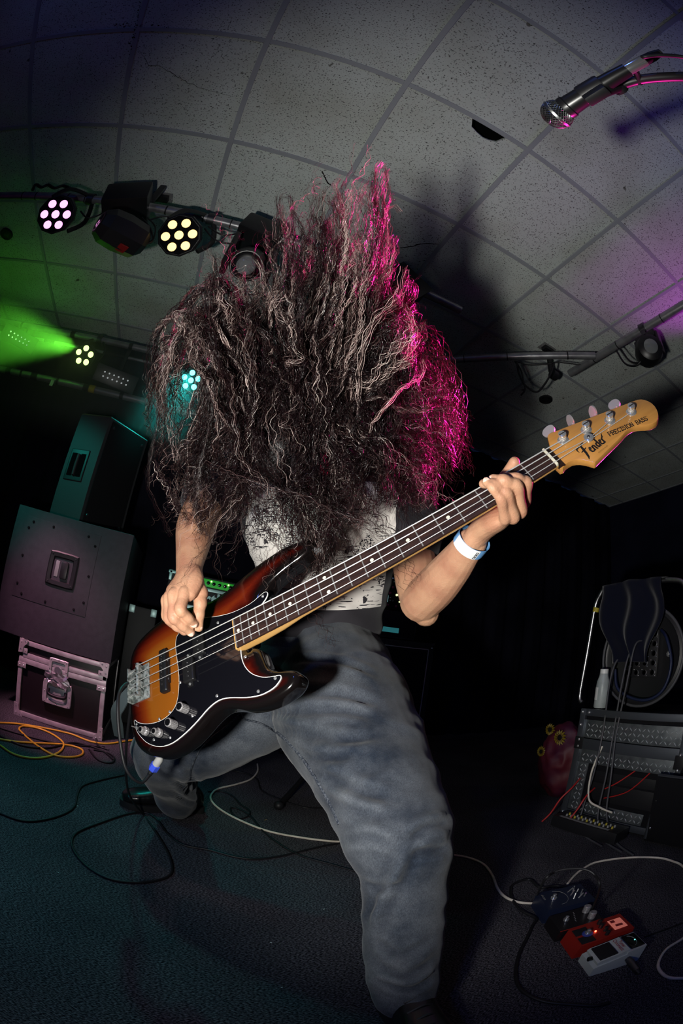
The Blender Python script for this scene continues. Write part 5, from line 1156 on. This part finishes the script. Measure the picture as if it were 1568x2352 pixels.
obj('indicator', MB().ball((c[0]-.05, 2.502, c[2]+.002), .005, 8, 6), 'btn_red', pw, 60)
obj('trim_frame', MB().box((1.37, 2.506, .797), (.30, .006, .008)).box((1.517, 2.506, .88), (.006, .006, .17)), 'dark_steel', pw, 0)
gc = thing('guitar_cabinet', 'black guitar cabinet with thin pale piping standing behind the front leg', 'speaker', (1.30, 2.62, 0))
obj('cabinet', MB().box((1.32, 2.66, .392), (.72, .34, .784), bev=.014), 'amp_vinyl', gc, 30)
obj('grille_cloth', MB().box((1.32, 2.488, .385), (.62, .008, .68), bev=.004), 'black_matte', gc, 30)
mat('piping', (.45, .42, .40), .5); obj('piping', MB().tube([(1.02, 2.482, .05), (1.02, 2.482, .735), (1.015, 2.482, .740), (1.625, 2.482, .740), (1.628, 2.482, .735), (1.628, 2.482, .05)], .0035, 6), 'piping', gc, 40)
for x in (.97, 1.67): obj('corner', MB().ball((x, 2.50, .772), .018, 12, 8), 'black_plastic', gc, 50)
obj('stud', MB().ball((1.655, 2.486, .752), .006, 8, 6), 'chrome', gc, 50)

# ================================================================== rack case, cable reel and bits at the right
mat('diamond_plate', (.33, .36, .38), .34, .85, vary=(30, (.20, .22, .24), .4, .7)); mat('tread_glint', (.62, .66, .68), .35, .5); mat('frame_dark', (.10, .11, .13), .45, .7)  # treads lighter than their plate, glints put into the colour
mat('jersey', (.006, .007, .016), .95, spec=.05, sheen=.2, bump=(40, .3, .003)); mat('bottle_plastic', (.42, .46, .46), .4, vary=(20, (.34, .38, .38), .4, .6))
rk = thing('rack_case', 'open equipment rack case clad in diamond plate at the right edge', 'rack case', (1.82, .80, 0))
XF = 1.60; YA, YB = 1.15, .34
obj('shell', MB().box((1.85, (YA+YB)/2, .265), (.48, YA-YB-.02, .46), bev=.004), 'black_matte', rk, 30)
def pan(name, y0_, y1_, z0_, z1_, m='diamond_plate', x=XF, th=.008): return obj(name, MB().box((x, (y0_+y1_)/2, (z0_+z1_)/2), (th, abs(y1_-y0_), z1_-z0_), bev=.0015), m, rk, 30)
lozenge = MB().loft([[(0, -.0105, 0), (0, 0, .0028), (0, .0105, 0), (0, 0, -.0028)], [(-.0022, -.005, 0), (-.0022, 0, .0012), (-.0022, .005, 0), (-.0022, 0, -.0012)]])
def treads(parent, y0_, y1_, z0_, z1_):
    q = MB(); ny = int((y1_-y0_)/.022); nz_ = int((z1_-z0_)/.022)
    for i in range(ny):
        for j in range(nz_):
            a = math.pi/4 if (i+j) % 2 else -math.pi/4; cy, cz = y0_+.013+i*.022, z0_+.013+j*.022
            V_ = [(XF-.004+p[0], cy+p[1]*math.cos(a)-p[2]*math.sin(a), cz+p[1]*math.sin(a)+p[2]*math.cos(a)) for p in lozenge.v]; q.add(V_, lozenge.f)
    o = obj('raised_treads', q, 'tread_glint', parent, 0); o['kind'] = 'stuff'
for y0_, y1_, z0_, z1_ in ((.62, 1.12, .385, .465), (.62, 1.12, .275, .335), (1.06, 1.12, .05, .275), (.72, 1.06, .05, .10)):
    o = pan('plate', y0_, y1_, z0_, z1_); treads(o, y0_, y1_, z0_, z1_)
for a, c in (((.60, .482), (1.145, .512)), ((.60, .335), (1.145, .382)), ((.66, .018), (1.145, .048))): pan('rail', a[0], c[0], a[1], c[1], 'frame_dark', XF-.002, .016)
pan('upright', 1.12, 1.148, .02, .51, 'frame_dark', XF-.003, .018); pan('upright', .60, .625, .27, .51, 'frame_dark', XF-.003, .018)
for y, z in ((1.135, .497), (1.135, .030), (.615, .495), (1.13, .375), (1.13, .345), (.615, .36), (.615, .30), (1.10, .497), (1.135, .44)):
    obj('bolt', MB().ball((XF-.012, y, z), .007, 10, 6), 'chrome', rk, 50)
for y, z in ((1.13, .36), (.615, .33)): obj('hinge', MB().box((XF-.012, y, z), (.006, .045, .055), bev=.002), 'black_plastic', rk, 30)
obj('amp_face', MB().box((XF+.012, .86, .155), (.008, .36, .08), bev=.002).box((XF+.012, .86, .225), (.008, .36, .045), bev=.002), 'black_plastic', rk, 30)
lw = thing('rack_mixer', 'low mixer unit with pale label strip on the floor in front of the rack case', 'mixer', (1.5, .93, 0))
obj('body', MB().box((1.51, .92, .03), (.10, .34, .05), bev=.004), 'black_plastic', lw, 30); obj('label_strip', MB().box((1.475, .93, .0565), (.014, .26, .001)), 'plate_grey', lw, 0)
for k in range(12):
    for j in range(2): obj('knob', MB().lathe([(.005, 0), (.004, .010)], (1.497+.02*j, .80+k*.022, .055), (0, 0, 1), 8), 'plate_grey' if (k+j) % 3 else 'yellow_tape', lw, 40)
# open lid lying against the rack
ld = thing('spare_case', 'dark flat case with metal edge leaning at the right edge by the rack', 'flight case', (1.52, .45, 0))
obj('panel', MB().box((1.53, .40, .16), (.03, .52, .28), ax=[nrm((1, 0, .18)), (0, 1, 0), nrm((-.18, 0, 1))], bev=.004), 'black_matte', ld, 30)
obj('edge', MB().tube([(1.545, .655, .03), (1.505, .655, .295), (1.505, .16, .295)], .010, 8), 'frame_dark', ld, 40)
for z in (.08, .20, .28): obj('bolt', MB().ball((1.545-.16*z, .655-.012, z), .006, 8, 6), 'chrome', ld, 50)
# multicore reel: round drum in a tubular frame with a plate of sockets
rl = thing('cable_reel', 'large multicore cable reel with socket plate in a tubular frame on the rack case', 'cable reel', (1.80, .95, .513))
RC = np.array([1.76, .955, .735])
obj('flange', MB().lathe([(.215, 0), (.222, .008), (.222, .020), (.200, .026), (.190, .020), (.05, .020)], RC+np.array([.02, 0, 0]), (-1, 0, 0), 48), 'black_plastic', rl, 40)
obj('rim', MB().tube([RC+np.array([.0, .217*math.cos(a), .217*math.sin(a)]) for a in np.linspace(0, 2*math.pi, 48, endpoint=False)], .007, 8, closed=True), 'grey_cable', rl, 60)
obj('drum', MB().lathe([(.15, 0), (.15, .16)], RC+np.array([.02, 0, 0]), (1, 0, 0), 32), 'black_matte', rl, 40)
sp_ = obj('socket_plate', MB().box(RC+np.array([-.012, -.01, .01]), (.016, .17, .20), bev=.006), 'black_plastic', rl, 30)
for i in range(4):
    for j in range(5):
        c = RC+np.array([-.020, -.075+.043*i, -.07+.040*j]); s2 = obj('socket', MB().lathe([(.0145, 0), (.0145, .003), (.0105, .004), (.0100, 0)], c, (-1, 0, 0), 16), 'dark_steel', sp_, 40)
        for d_ in (-.013, .013): obj('screw', MB().ball(c+np.array([-.002, d_, d_]), .0028, 6, 4), 'chrome', s2, 50)
obj('frame', MB().tube(spline([(1.72, 1.245, .52), (1.72, 1.262, .58), (1.72, 1.225, .92), (1.72, 1.19, 1.02), (1.72, 1.12, 1.055), (1.72, .80, 1.04), (1.72, .72, 1.0), (1.72, .69, .90), (1.72, .66, .55), (1.72, .67, .52)], 5), .011, 12), 'steel', rl, 60)
obj('yellow_band', MB().tube([(1.72, 1.212, .945), (1.72, 1.208, .965)], .016, 12), 'yellow_tape', rl, 40)
obj('hub', MB().tube([(1.74, .955, .735), (1.70, .955, .735)], .012, 10), 'dark_steel', rl, 40); obj('brake_knob', MB().ball((1.735, .80, .74), .014, 10, 6), 'chrome', rl, 40)
for i, (cc, yy) in enumerate((('grey_cable', .93), ('grey_cable', .955), ('grey_cable', 1.02))):
    P = [(1.735, yy, .80-.03*i), (1.66, yy+.01, .78-.03*i), (1.625, yy+.015, .62), (1.58, yy+.005-.01*i, .42), (1.565, yy-.02, .25), (1.56, yy-.05+.02*i, .08), (1.50, yy-.16+.05*i, .007), (1.42, yy-.30+.03*i, .007)]
    cable('cable', P, .0042, cc, ['grey cable hanging from the reel sockets, nearest the right edge', 'grey cable hanging beside another down the middle of the reel', 'grey cable hanging from the left sockets of the reel'][i], 8, 6)
cable('cable', [(1.74, .85, .84), (1.70, .80, .80), (1.69, .765, .70), (1.69, .79, .60), (1.69, .86, .555), (1.69, .95, .56), (1.69, 1.03, .60), (1.70, 1.06, .68)], .007, 'navy_cable', 'thick dark blue cable curving round the reel plate', 8, 6)
cable('cable', [(1.60, 1.09, .20), (1.54, 1.08, .17), (1.50, 1.10, .12), (1.48, 1.12, .05), (1.46, 1.14, .008)], .004, 'red_cable', 'red cable arching out of the left of the rack case', 8, 6)
cable('cable', [(1.60, 1.00, .17), (1.53, .99, .15), (1.50, 1.0, .09), (1.47, 1.03, .008)], .004, 'red_cable', 'red cable dropping from the middle of the rack case', 8, 6)
cable('cable', [(1.605, .80, .29), (1.59, .88, .22), (1.59, .94, .18)], .003, 'red_cable', 'thin red wire slanting inside the rack, upper one', 6, 6)
cable('cable', [(1.605, .74, .28), (1.585, .82, .19), (1.585, .93, .14)], .003, 'red_cable', 'thin red wire slanting inside the rack, lower one', 6, 6)
cable('cable', [(1.59, 1.0, .36), (1.56, 1.01, .25), (1.54, .98, .14), (1.55, .92, .11), (1.55, .85, .10)], .0045, 'white_cable', 'pale cable looping in front of the rack plates', 8, 6)
# dark jersey thrown over the reel frame
q = MB(); nu, nv = 22, 30; vs = []
for j in range(nv+1):
    t_ = j/nv
    for i in range(nu+1):
        s = i/nu; w_ = 1-.55*max(0, t_-.35); y = .985+(s-.5)*.36*w_+.02*math.sin(9*t_+3*s); z = 1.068-.40*max(0, t_-.12)-.02*abs(s-.5); x = 1.70-.028*math.sin(s*15+2*t_)*min(1, t_*3)-(.02 if t_ > .12 else -.10*(1-t_/.12))
        vs.append((x, y, z))
q.add(vs, [(j*(nu+1)+i, j*(nu+1)+i+1, (j+1)*(nu+1)+i+1, (j+1)*(nu+1)+i) for j in range(nv) for i in range(nu)])
jr = tag(obj('jacket', q, 'jersey', None, 80), 'dark blue-black garment draped over the reel frame', 'clothing'); sm_ = jr.modifiers.new('thick', 'SOLIDIFY'); sm_.thickness = .006
bt = thing('bottle', 'frosted plastic bottle with white cap standing on the rack case', 'bottle', (1.66, 1.09, .513))
obj('body', MB().lathe([(.028, .0), (.031, .004), (.031, .09), (.029, .115), (.021, .140), (.020, .150)], (1.655, 1.09, .5135), (0, 0, 1), 20), 'bottle_plastic', bt, 50)
obj('cap', MB().lathe([(.0195, .150), (.0195, .168), (.0175, .170)], (1.655, 1.09, .5135), (0, 0, 1), 20), 'white_plastic', bt, 40)
q = MB(); n_ = 8; q.add([(1.655+.0315*math.cos(a), 1.09+.0315*math.sin(a), .5135+z) for z in (.035, .090) for a in np.linspace(math.pi*.62, math.pi*.98, n_)], [(k, k+1, n_+k+1, n_+k) for k in range(n_-1)]); obj('paper_label', q, 'white_plastic', bt, 60)
# red bag with yellow flowers
mat('bag_red', (.09, .006, .016), .6, vary=(6, (.05, .003, .025), .4, .6)); mat('flower_yellow', (.20, .14, .006), .6)
bg = thing('tote_bag', 'crumpled red bag with yellow flowers left of the rack case', 'bag', (1.80, 1.38, 0))
q = MB(); q.ball((1.82, 1.38, .20), (.10, .13, .20), 24, 14); bgo = fuse('bag', q, 'bag_red', bg, .012, 2, folds(.012, (0, .3, 1), 12, 14, 2.2))
for cy, cz, r in ((1.355, .335, .042), (1.455, .36, .035), (1.46, .245, .032)):
    q = MB(); c0 = np.array([1.815-.095*math.sqrt(max(.05, 1-((cy-1.38)/.13)**2*.9-((cz-.20)/.21)**2*.9)), cy, cz])
    for k in range(14):
        a = 2*math.pi*k/14; e1 = np.array([0, math.cos(a), math.sin(a)]); e2 = np.array([0, -math.sin(a), math.cos(a)])
        q.add([c0+e1*r*.3-np.array([.012, 0, 0]), c0+e1*r*.7+e2*r*.16-np.array([.016, 0, 0]), c0+e1*r-np.array([.010, 0, 0]), c0+e1*r*.7-e2*r*.16-np.array([.016, 0, 0])], [(0, 1, 2, 3)])
    fl = obj('flower', q, 'flower_yellow', bg, 0, recalc=False); obj('flower_centre', MB().ball(c0-np.array([.014, 0, 0]), (.006, r*.32, r*.32), 10, 6), 'soot', fl, 50)

# ================================================================== pedals
DL = nrm((.894, -.447, 0)); DW = np.array([-DL[1], DL[0], 0]); UPZ = np.array([0, 0, 1.])
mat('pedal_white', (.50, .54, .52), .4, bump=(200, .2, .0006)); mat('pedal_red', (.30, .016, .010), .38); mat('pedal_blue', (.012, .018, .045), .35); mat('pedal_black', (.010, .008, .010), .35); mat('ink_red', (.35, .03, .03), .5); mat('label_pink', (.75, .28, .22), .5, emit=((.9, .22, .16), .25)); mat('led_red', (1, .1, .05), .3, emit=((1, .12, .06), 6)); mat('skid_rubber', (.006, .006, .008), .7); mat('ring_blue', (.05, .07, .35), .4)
def pf(o):                                     # pedal frame: (along, across, up) -> world
    return lambda a, c, z: np.asarray(o, float)+DL*a+DW*c+UPZ*z
def wedge(F, l, w, prof):                       # prof: (along, height)
    return MB().loft([[F(a, c, z) for a, z in prof] for c in (.0, w)])
# white tuner
F = pf((.770, .306, 0)); tp = thing('tuner_pedal', 'white chromatic tuner pedal with black treadle pad, front of the row', 'effects pedal', F(.065, .036, 0), None, 'effects pedals on the floor')
obj('case', wedge(F, .13, .073, [(0, 0), (0, .026), (.010, .030), (.080, .042), (.080, .050), (.129, .054), (.129, 0)]), 'pedal_white', tp, 20)
obj('treadle', MB().loft([[F(a, c, z) for a, z in ((.010, .027), (.006, .040), (.012, .044), (.084, .056), (.086, .050), (.086, .040))] for c in (.004, .069)]), 'pedal_white', tp, 25)
tn = nrm(np.cross(DW, F(.084, 0, .056)-F(.012, 0, .044))); tn = tn if tn[2] > 0 else -tn; td = nrm(F(.084, 0, .056)-F(.012, 0, .044))
obj('rubber_pad', MB().box(F(.034, .0365, .0478)+tn*.001, (.044, .056, .003), ax=[td, DW, tn], bev=.001), 'skid_rubber', tp, 20)
text_mesh('Chromatic', .0125, 'ink_red', tp, F(.064, .0640, .0541)+tn*.0008, -DW, td, .0003, 'lettering', 'red words Chromatic Tuner')
text_mesh('Tuner', .0125, 'ink_red', tp, F(.073, .052, .0552)+tn*.0008, -DW, td, .0003, 'lettering')
obj('knurled_screw', MB().cyl(F(-.002, .0365, .034), F(.010, .0365, .034), .0065, 14), 'black_gloss', tp, 40)
obj('display', MB().box(F(.108, .0365, .0545), (.036, .062, .004), ax=[DL, DW, UPZ], bev=.001), 'black_gloss', tp, 20)
obj('meter', MB().tube([F(.098+.016*math.sin(a), .0365+.024*math.cos(a), .0572) for a in np.linspace(.2, math.pi-.2, 10)], .0008, 4), 'plate_grey', tp, 0)
obj('indicator', MB().ball(F(.112, .036, .057), .0014, 6, 4), 'led_cyan', tp, 50)
jp_ = thing('jack_plug', 'grey right-hand jack plug sticking out of the white tuner pedal', 'jack plug', F(.085, -.01, .02))
obj('barrel', MB().tube([F(.088, .0, .026), F(.090, -.012, .024), F(.094, -.050, .016)], [.007, .009, .0085], 14), 'dark_steel', jp_, 40); obj('sleeve', MB().tube([F(.094, -.050, .016), F(.096, -.064, .013)], [.0075, .0055], 12), 'black_rubber', jp_, 40)
# red pedal
F = pf((.800, .390, 0)); rp_ = thing('red_pedal', 'red effects pedal with glowing pink panel behind the white tuner', 'effects pedal', F(.07, .045, 0), None, 'effects pedals on the floor')
obj('case', wedge(F, .15, .085, [(0, 0), (.008, .042), (.085, .052), (.150, .056), (.156, 0)]), 'pedal_red', rp_, 20)
tn = nrm(np.cross(DW, F(.085, 0, .052)-F(.008, 0, .042))); tn = tn if tn[2] > 0 else -tn; td = nrm(F(.085, 0, .052)-F(.008, 0, .042))
for c in (.020, .060): obj('black_panel', MB().box(F(.030, c, .0455), (.036, .030, .002), ax=[td, DW, tn], bev=.0008), 'skid_rubber', rp_, 20)
fs = obj('footswitch', MB().lathe([(.009, 0), (.009, .006), (.0055, .006), (.0055, .014), (.003, .015)], F(.040, .042, .047), UPZ, 14), 'chrome', rp_, 40); obj('ring', MB().lathe([(.014, 0), (.014, .003), (.010, .004)], F(.040, .042, .0462), UPZ, 18), 'ring_blue', fs, 40)
obj('indicator', MB().ball(F(.060, .040, .051), .0028, 8, 6), 'led_red', rp_, 50)
for k in range(4): obj('knob', MB().lathe([(.006, 0), (.0055, .012), (.003, .013)], F(.078+.004*(k % 2), .012+.019*k, .0515), UPZ, 12), 'black_plastic', rp_, 40)
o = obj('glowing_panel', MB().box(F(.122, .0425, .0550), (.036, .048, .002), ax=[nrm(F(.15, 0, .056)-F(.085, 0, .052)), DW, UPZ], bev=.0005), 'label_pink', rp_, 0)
obj('panel_print', MB().box(F(.113, .056, .0562), (.012, .012, .0006), ax=[DL, DW, UPZ]).box(F(.122, .034, .0565), (.02, .010, .0006), ax=[DL, DW, UPZ]), 'ink_red', o, 0)
obj('side_jack', MB().cyl(F(.150, .04, .035), F(.158, .04, .035), .006, 12), 'chrome', rp_, 40)
# black pedal with two silver knobs
F = pf((.828, .478, 0)); bp2 = thing('black_pedal', 'black effects pedal with two silver knobs between the red and blue pedals', 'effects pedal', F(.06, .045, 0), None, 'effects pedals on the floor')
obj('case', wedge(F, .12, .085, [(0, 0), (.004, .036), (.118, .050), (.122, 0)]), 'pedal_black', bp2, 20)
fs = obj('footswitch', MB().lathe([(.008, 0), (.008, .005), (.0052, .005), (.0052, .014), (.003, .015)], F(.035, .045, .040), UPZ, 14), 'chrome', bp2, 40)
for c in (.022, .058):
    k_ = obj('knob', MB().lathe([(.0105, 0), (.0105, .019), (.0085, .021)], F(.095, c, .047), UPZ, 18), 'knob_metal', bp2, 30)
obj('red_edge', MB().tube([F(.004, -.001, .037), F(.118, -.001, .051)], .0012, 6), 'pedal_red', bp2, 40)
for k in range(4): obj('printed_mark', MB().box(F(.055+.003*k, .03+.012*k, .0435+.0004*k), (.002, .010, .0005), ax=[DL, DW, UPZ]), 'plate_grey', bp2, 0)
# blue pedal
F = pf((.872, .566, 0)); bl2 = thing('blue_pedal', 'dark blue effects pedal at the back of the row with a patch lead over it', 'effects pedal', F(.07, .05, 0), None, 'effects pedals on the floor')
obj('case', wedge(F, .14, .105, [(0, 0), (.004, .050), (.138, .058), (.142, 0)]), 'pedal_blue', bl2, 20)
obj('footswitch', MB().lathe([(.009, 0), (.009, .005), (.0055, .005), (.0055, .016), (.003, .017)], F(.035, .055, .0522), UPZ, 14), 'chrome', bl2, 40)
for k in range(8): obj('toggle', MB().cyl(F(.085+.016*(k % 3), .03+.022*(k//3), .055), F(.089+.016*(k % 3)+.006*math.sin(k*2.3), .03+.022*(k//3)+.006*math.cos(k*1.7), .072), .0022, 6), 'chrome', bl2, 40)
text_mesh('electro', .011, 'plate_grey', bl2, F(.009, .088, .0512), -DW, DL, .0003, 'lettering', 'pale lettering along the front edge')
obj('printed_arc', MB().tube([F(.045+.03*math.sin(a), .055+.04*math.cos(a), .0535+.0012*math.sin(a)) for a in np.linspace(0, math.pi, 14)], .0007, 4), 'plate_grey', bl2, 0)

# ================================================================== cables on the floor
def fl(L, r): return [onz(u, v, r+.0005) for u, v in L]
def fcable(L, r, m, lab, z=None, n=10): return cable('cable', fl(L, r), r, m, lab, n, 8)
fcable([(591, 1755), (591, 1772), (575, 1790), (540, 1802), (500, 1812), (484, 1828), (490, 1845), (515, 1865), (560, 1888), (620, 1910), (700, 1925), (760, 1932), (805, 1935), (900, 1944), (1030, 1963), (1075, 1970), (1110, 1985), (1130, 2010), (1142, 2040), (1160, 2060), (1190, 2072), (1226, 2075)], .0042, 'white_cable', 'long white cable curving past the leg to the pedals')
fcable([(1303, 2030), (1318, 2012), (1335, 1998), (1370, 1980), (1440, 1970), (1510, 1970), (1550, 1980), (1568, 1990), (1600, 2020), (1610, 2080), (1590, 2135), (1568, 2155), (1530, 2180), (1512, 2210), (1515, 2230), (1535, 2245), (1568, 2247), (1600, 2245)], .0042, 'white_cable', 'white cable looping on the carpet at the right edge')
fcable([(-30, 1658), (0, 1660), (45, 1663), (100, 1672), (160, 1685), (205, 1702), (245, 1708), (290, 1702), (325, 1698)], .005, 'yellow_cable', 'yellow cable lying along the foot of the flight case')
fcable([(-30, 1692), (0, 1698), (40, 1704), (90, 1707), (130, 1709), (165, 1713), (188, 1722), (188, 1733), (165, 1739), (130, 1736), (100, 1722), (72, 1702), (52, 1684), (44, 1674), (54, 1668), (84, 1672), (112, 1682), (135, 1696), (146, 1709), (140, 1724), (120, 1735), (90, 1741), (55, 1739), (25, 1729), (0, 1712), (-25, 1700)], .005, 'yellow_cable', 'yellow cable lying in loops at the left edge')
for L, lab in (([(0, 1672), (60, 1690), (120, 1705), (180, 1712), (240, 1716)], 'black cable among the yellow loops'), ([(0, 1690), (50, 1712), (110, 1718), (170, 1706), (230, 1722), (260, 1745)], 'black cable under the yellow loops'),
               ([(205, 1722), (225, 1745), (255, 1752), (262, 1740), (245, 1728), (215, 1722)], 'small black cable loop right of the yellow cable'), ([(258, 1600), (232, 1650), (222, 1690), (225, 1712), (250, 1722)], 'black cable dangling at the right side of the flight case')):
    fcable(L, .0045, 'black_rubber', lab)
fcable([(-20, 1862), (0, 1868), (50, 1885), (100, 1883), (150, 1868), (172, 1850), (178, 1825), (190, 1805), (230, 1792), (285, 1780)], .0036, 'black_rubber', 'black cable running in from the left edge towards the boot')
fcable([(478, 1818), (510, 1818), (535, 1830), (552, 1848), (572, 1862), (570, 1874), (548, 1880), (532, 1868), (530, 1856), (548, 1858), (575, 1875), (600, 1905), (640, 1938), (690, 1965), (760, 1985), (830, 2005)], .003, 'black_rubber', 'thin knotted black cable across the white cable')
fcable([(500, 1765), (560, 1775), (590, 1790), (600, 1815), (640, 1835), (700, 1855), (745, 1855)], .003, 'black_rubber', 'thin black cable near the stand foot')
fcable([(1318, 2046), (1280, 2035), (1240, 2038), (1215, 2020), (1180, 2030), (1172, 2048), (1178, 2068), (1198, 2092), (1230, 2109), (1222, 2127), (1207, 2160), (1192, 2190), (1184, 2228), (1187, 2258), (1207, 2282), (1249, 2300), (1309, 2307), (1369, 2310), (1401, 2303)], .0042, 'black_rubber', 'black cable looping round the left of the pedals')
cable('cable', [pf((.872, .566, 0))(.004, .100, .045), at(1250, 2022, .955), at(1272, 2004, .965), at(1300, 1996, .97), at(1340, 1996, .975), at(1366, 2010, .975), at(1376, 2040, .965), pf((.828, .478, 0))(.122, .07, .035)], .003, 'black_rubber', 'black patch lead arching over the blue pedal', 8)
fcable([(1480, 2152), (1500, 2145), (1520, 2138), (1568, 2120)], .0025, 'black_rubber', 'thin black lead leaving the tuner pedal to the right')
# bass lead: plug, loop up behind the body, then over the boot and round the carpet
jr_ = bw(372, 1735, -38); pd = nrm(at(345, 1776, .93)-jr_)
mat('plug_nickel', (.75, .74, .72), .3, .45)
pj_ = thing('instrument_plug', 'chrome jack plug with blue collar plugged into the bass', 'jack plug', jr_)
obj('barrel', MB().lathe([(.0045, -.004), (.0048, .004), (.0075, .012), (.0080, .034)], jr_, pd, 18), 'plug_nickel', pj_, 40)
obj('blue_collar', MB().lathe([(.0095, .033), (.0100, .035), (.0100, .052), (.0090, .054)], jr_, pd, 6), 'blue_plastic', pj_, 20)
obj('strain_relief', MB().lathe([(.0060, .053), (.0060, .057), (.0048, .058), (.0058, .060), (.0046, .063), (.0056, .065), (.0045, .068), (.0052, .070), (.0040, .078)], jr_, pd, 14), 'black_rubber', pj_, 40)
e0 = jr_+pd*.074
FL2 = fl([(330, 1872), (350, 1900), (368, 1928), (386, 1960), (395, 1990), (390, 2010), (360, 2022), (310, 2027), (250, 2018), (200, 1990), (170, 1955), (165, 1930), (180, 1910), (230, 1890), (290, 1870), (330, 1866), (358, 1880), (385, 1915), (420, 1940), (480, 1952), (540, 1968), (590, 1973), (650, 1965), (700, 1953), (760, 1940), (830, 1930)], .0036)
lead = [e0, at(326, 1797, .925), at(305, 1788, .91), at(287, 1760, .90), at(277, 1710, .895), at(271, 1650, .89), at(272, 1600, .90), at(283, 1576, .935), at(300, 1572, .985), at(300, 1620, 1.03), at(291, 1700, 1.10), at(289, 1770, 1.20), at(294, 1815, 1.32), at(308, 1845, 1.45)]+FL2
cable('cable', lead, .0036, 'black_rubber', 'black instrument lead from the bass plug looping across the carpet', 10, 8)
# loose lace loops by the boot
# strap on the tail of the bass
mat('strap_web', (.035, .05, .055), .8, bump=(500, .4, .0008))
q = MB(); L1 = [at(292, 1578, .985), at(272, 1600, 1.0), at(256, 1625, 1.02), at(255, 1650, 1.05), at(262, 1690, 1.10)]; L2 = [at(296, 1605, .985), at(285, 1628, 1.0), at(276, 1645, 1.02), at(280, 1665, 1.05), at(283, 1696, 1.10)]
S1, S2 = spline(L1, 5), spline(L2, 5); n_ = len(S1); th = np.array([.002, .002, 0])
q.add(list(S1)+list(S2)+list(S1+th)+list(S2+th), [(k, k+1, n_+k+1, n_+k) for k in range(n_-1)]+[(2*n_+k+1, 2*n_+k, 3*n_+k, 3*n_+k+1) for k in range(n_-1)]+[(k+1, k, 2*n_+k, 2*n_+k+1) for k in range(n_-1)]+[(n_+k, n_+k+1, 3*n_+k+1, 3*n_+k) for k in range(n_-1)])
obj('strap', q, 'strap_web', bass, 60)
# one foot of a microphone stand behind the leg
sd = thing('microphone_stand', 'black stand leg with rubber foot on the carpet behind the thigh', 'microphone stand', (.86, 2.15, 0))
f0 = onz(640, 1850, .016); obj('leg', MB().tube([f0, np.array([.86, 2.15, .10])], .011, 12), 'black_plastic', sd, 40); obj('rubber_foot', MB().ball(f0, .020, 14, 8), 'black_rubber', sd, 50)
for e_ in ((1.20, 2.25, .016), (.72, 2.45, .016)): obj('leg', MB().tube([np.array(e_), np.array([.86, 2.15, .10])], .011, 12), 'black_plastic', sd, 40); obj('rubber_foot', MB().ball(e_, .020, 14, 8), 'black_rubber', sd, 50)
obj('pole', MB().tube([(.86, 2.15, .08), (.86, 2.15, .95)], .011, 12), 'black_plastic', sd, 40)
# scraps of paper on the carpet
q = None
for k, (u, v, s) in enumerate([(20, 1803, 2), (178, 1851, 3), (134, 2004, 2.5), (610, 1883, 9), (744, 2088, 3), (838, 2135, 6), (647, 2268, 2), (622, 2165, 3)]):
    p = onz(u, v, .0012); a = RNG.uniform(0, 3); e1 = np.array([math.cos(a), math.sin(a), 0])
    o = obj('paper_scrap', MB().box(p, (.0016*s, .0022, .0012), ax=[e1, np.cross(UPZ, e1), UPZ], bev=.0003, seg=1), 'white_plastic' if k != 3 else 'maple', None, 0)
    tag(o, ['tiny pale scrap on the carpet at the left edge', 'tiny pale scrap left of the boot toe', 'tiny pale scrap left of the black cable loop', 'thin wood splinter lying beside the white cable', 'tiny pale scrap below the white cable, left of the shin', 'pale torn scrap touching the front leg below the knee', 'lowest tiny pale scrap on the carpet', 'tiny pale scrap left of the front shin'][k], 'litter', 'scraps on the carpet')
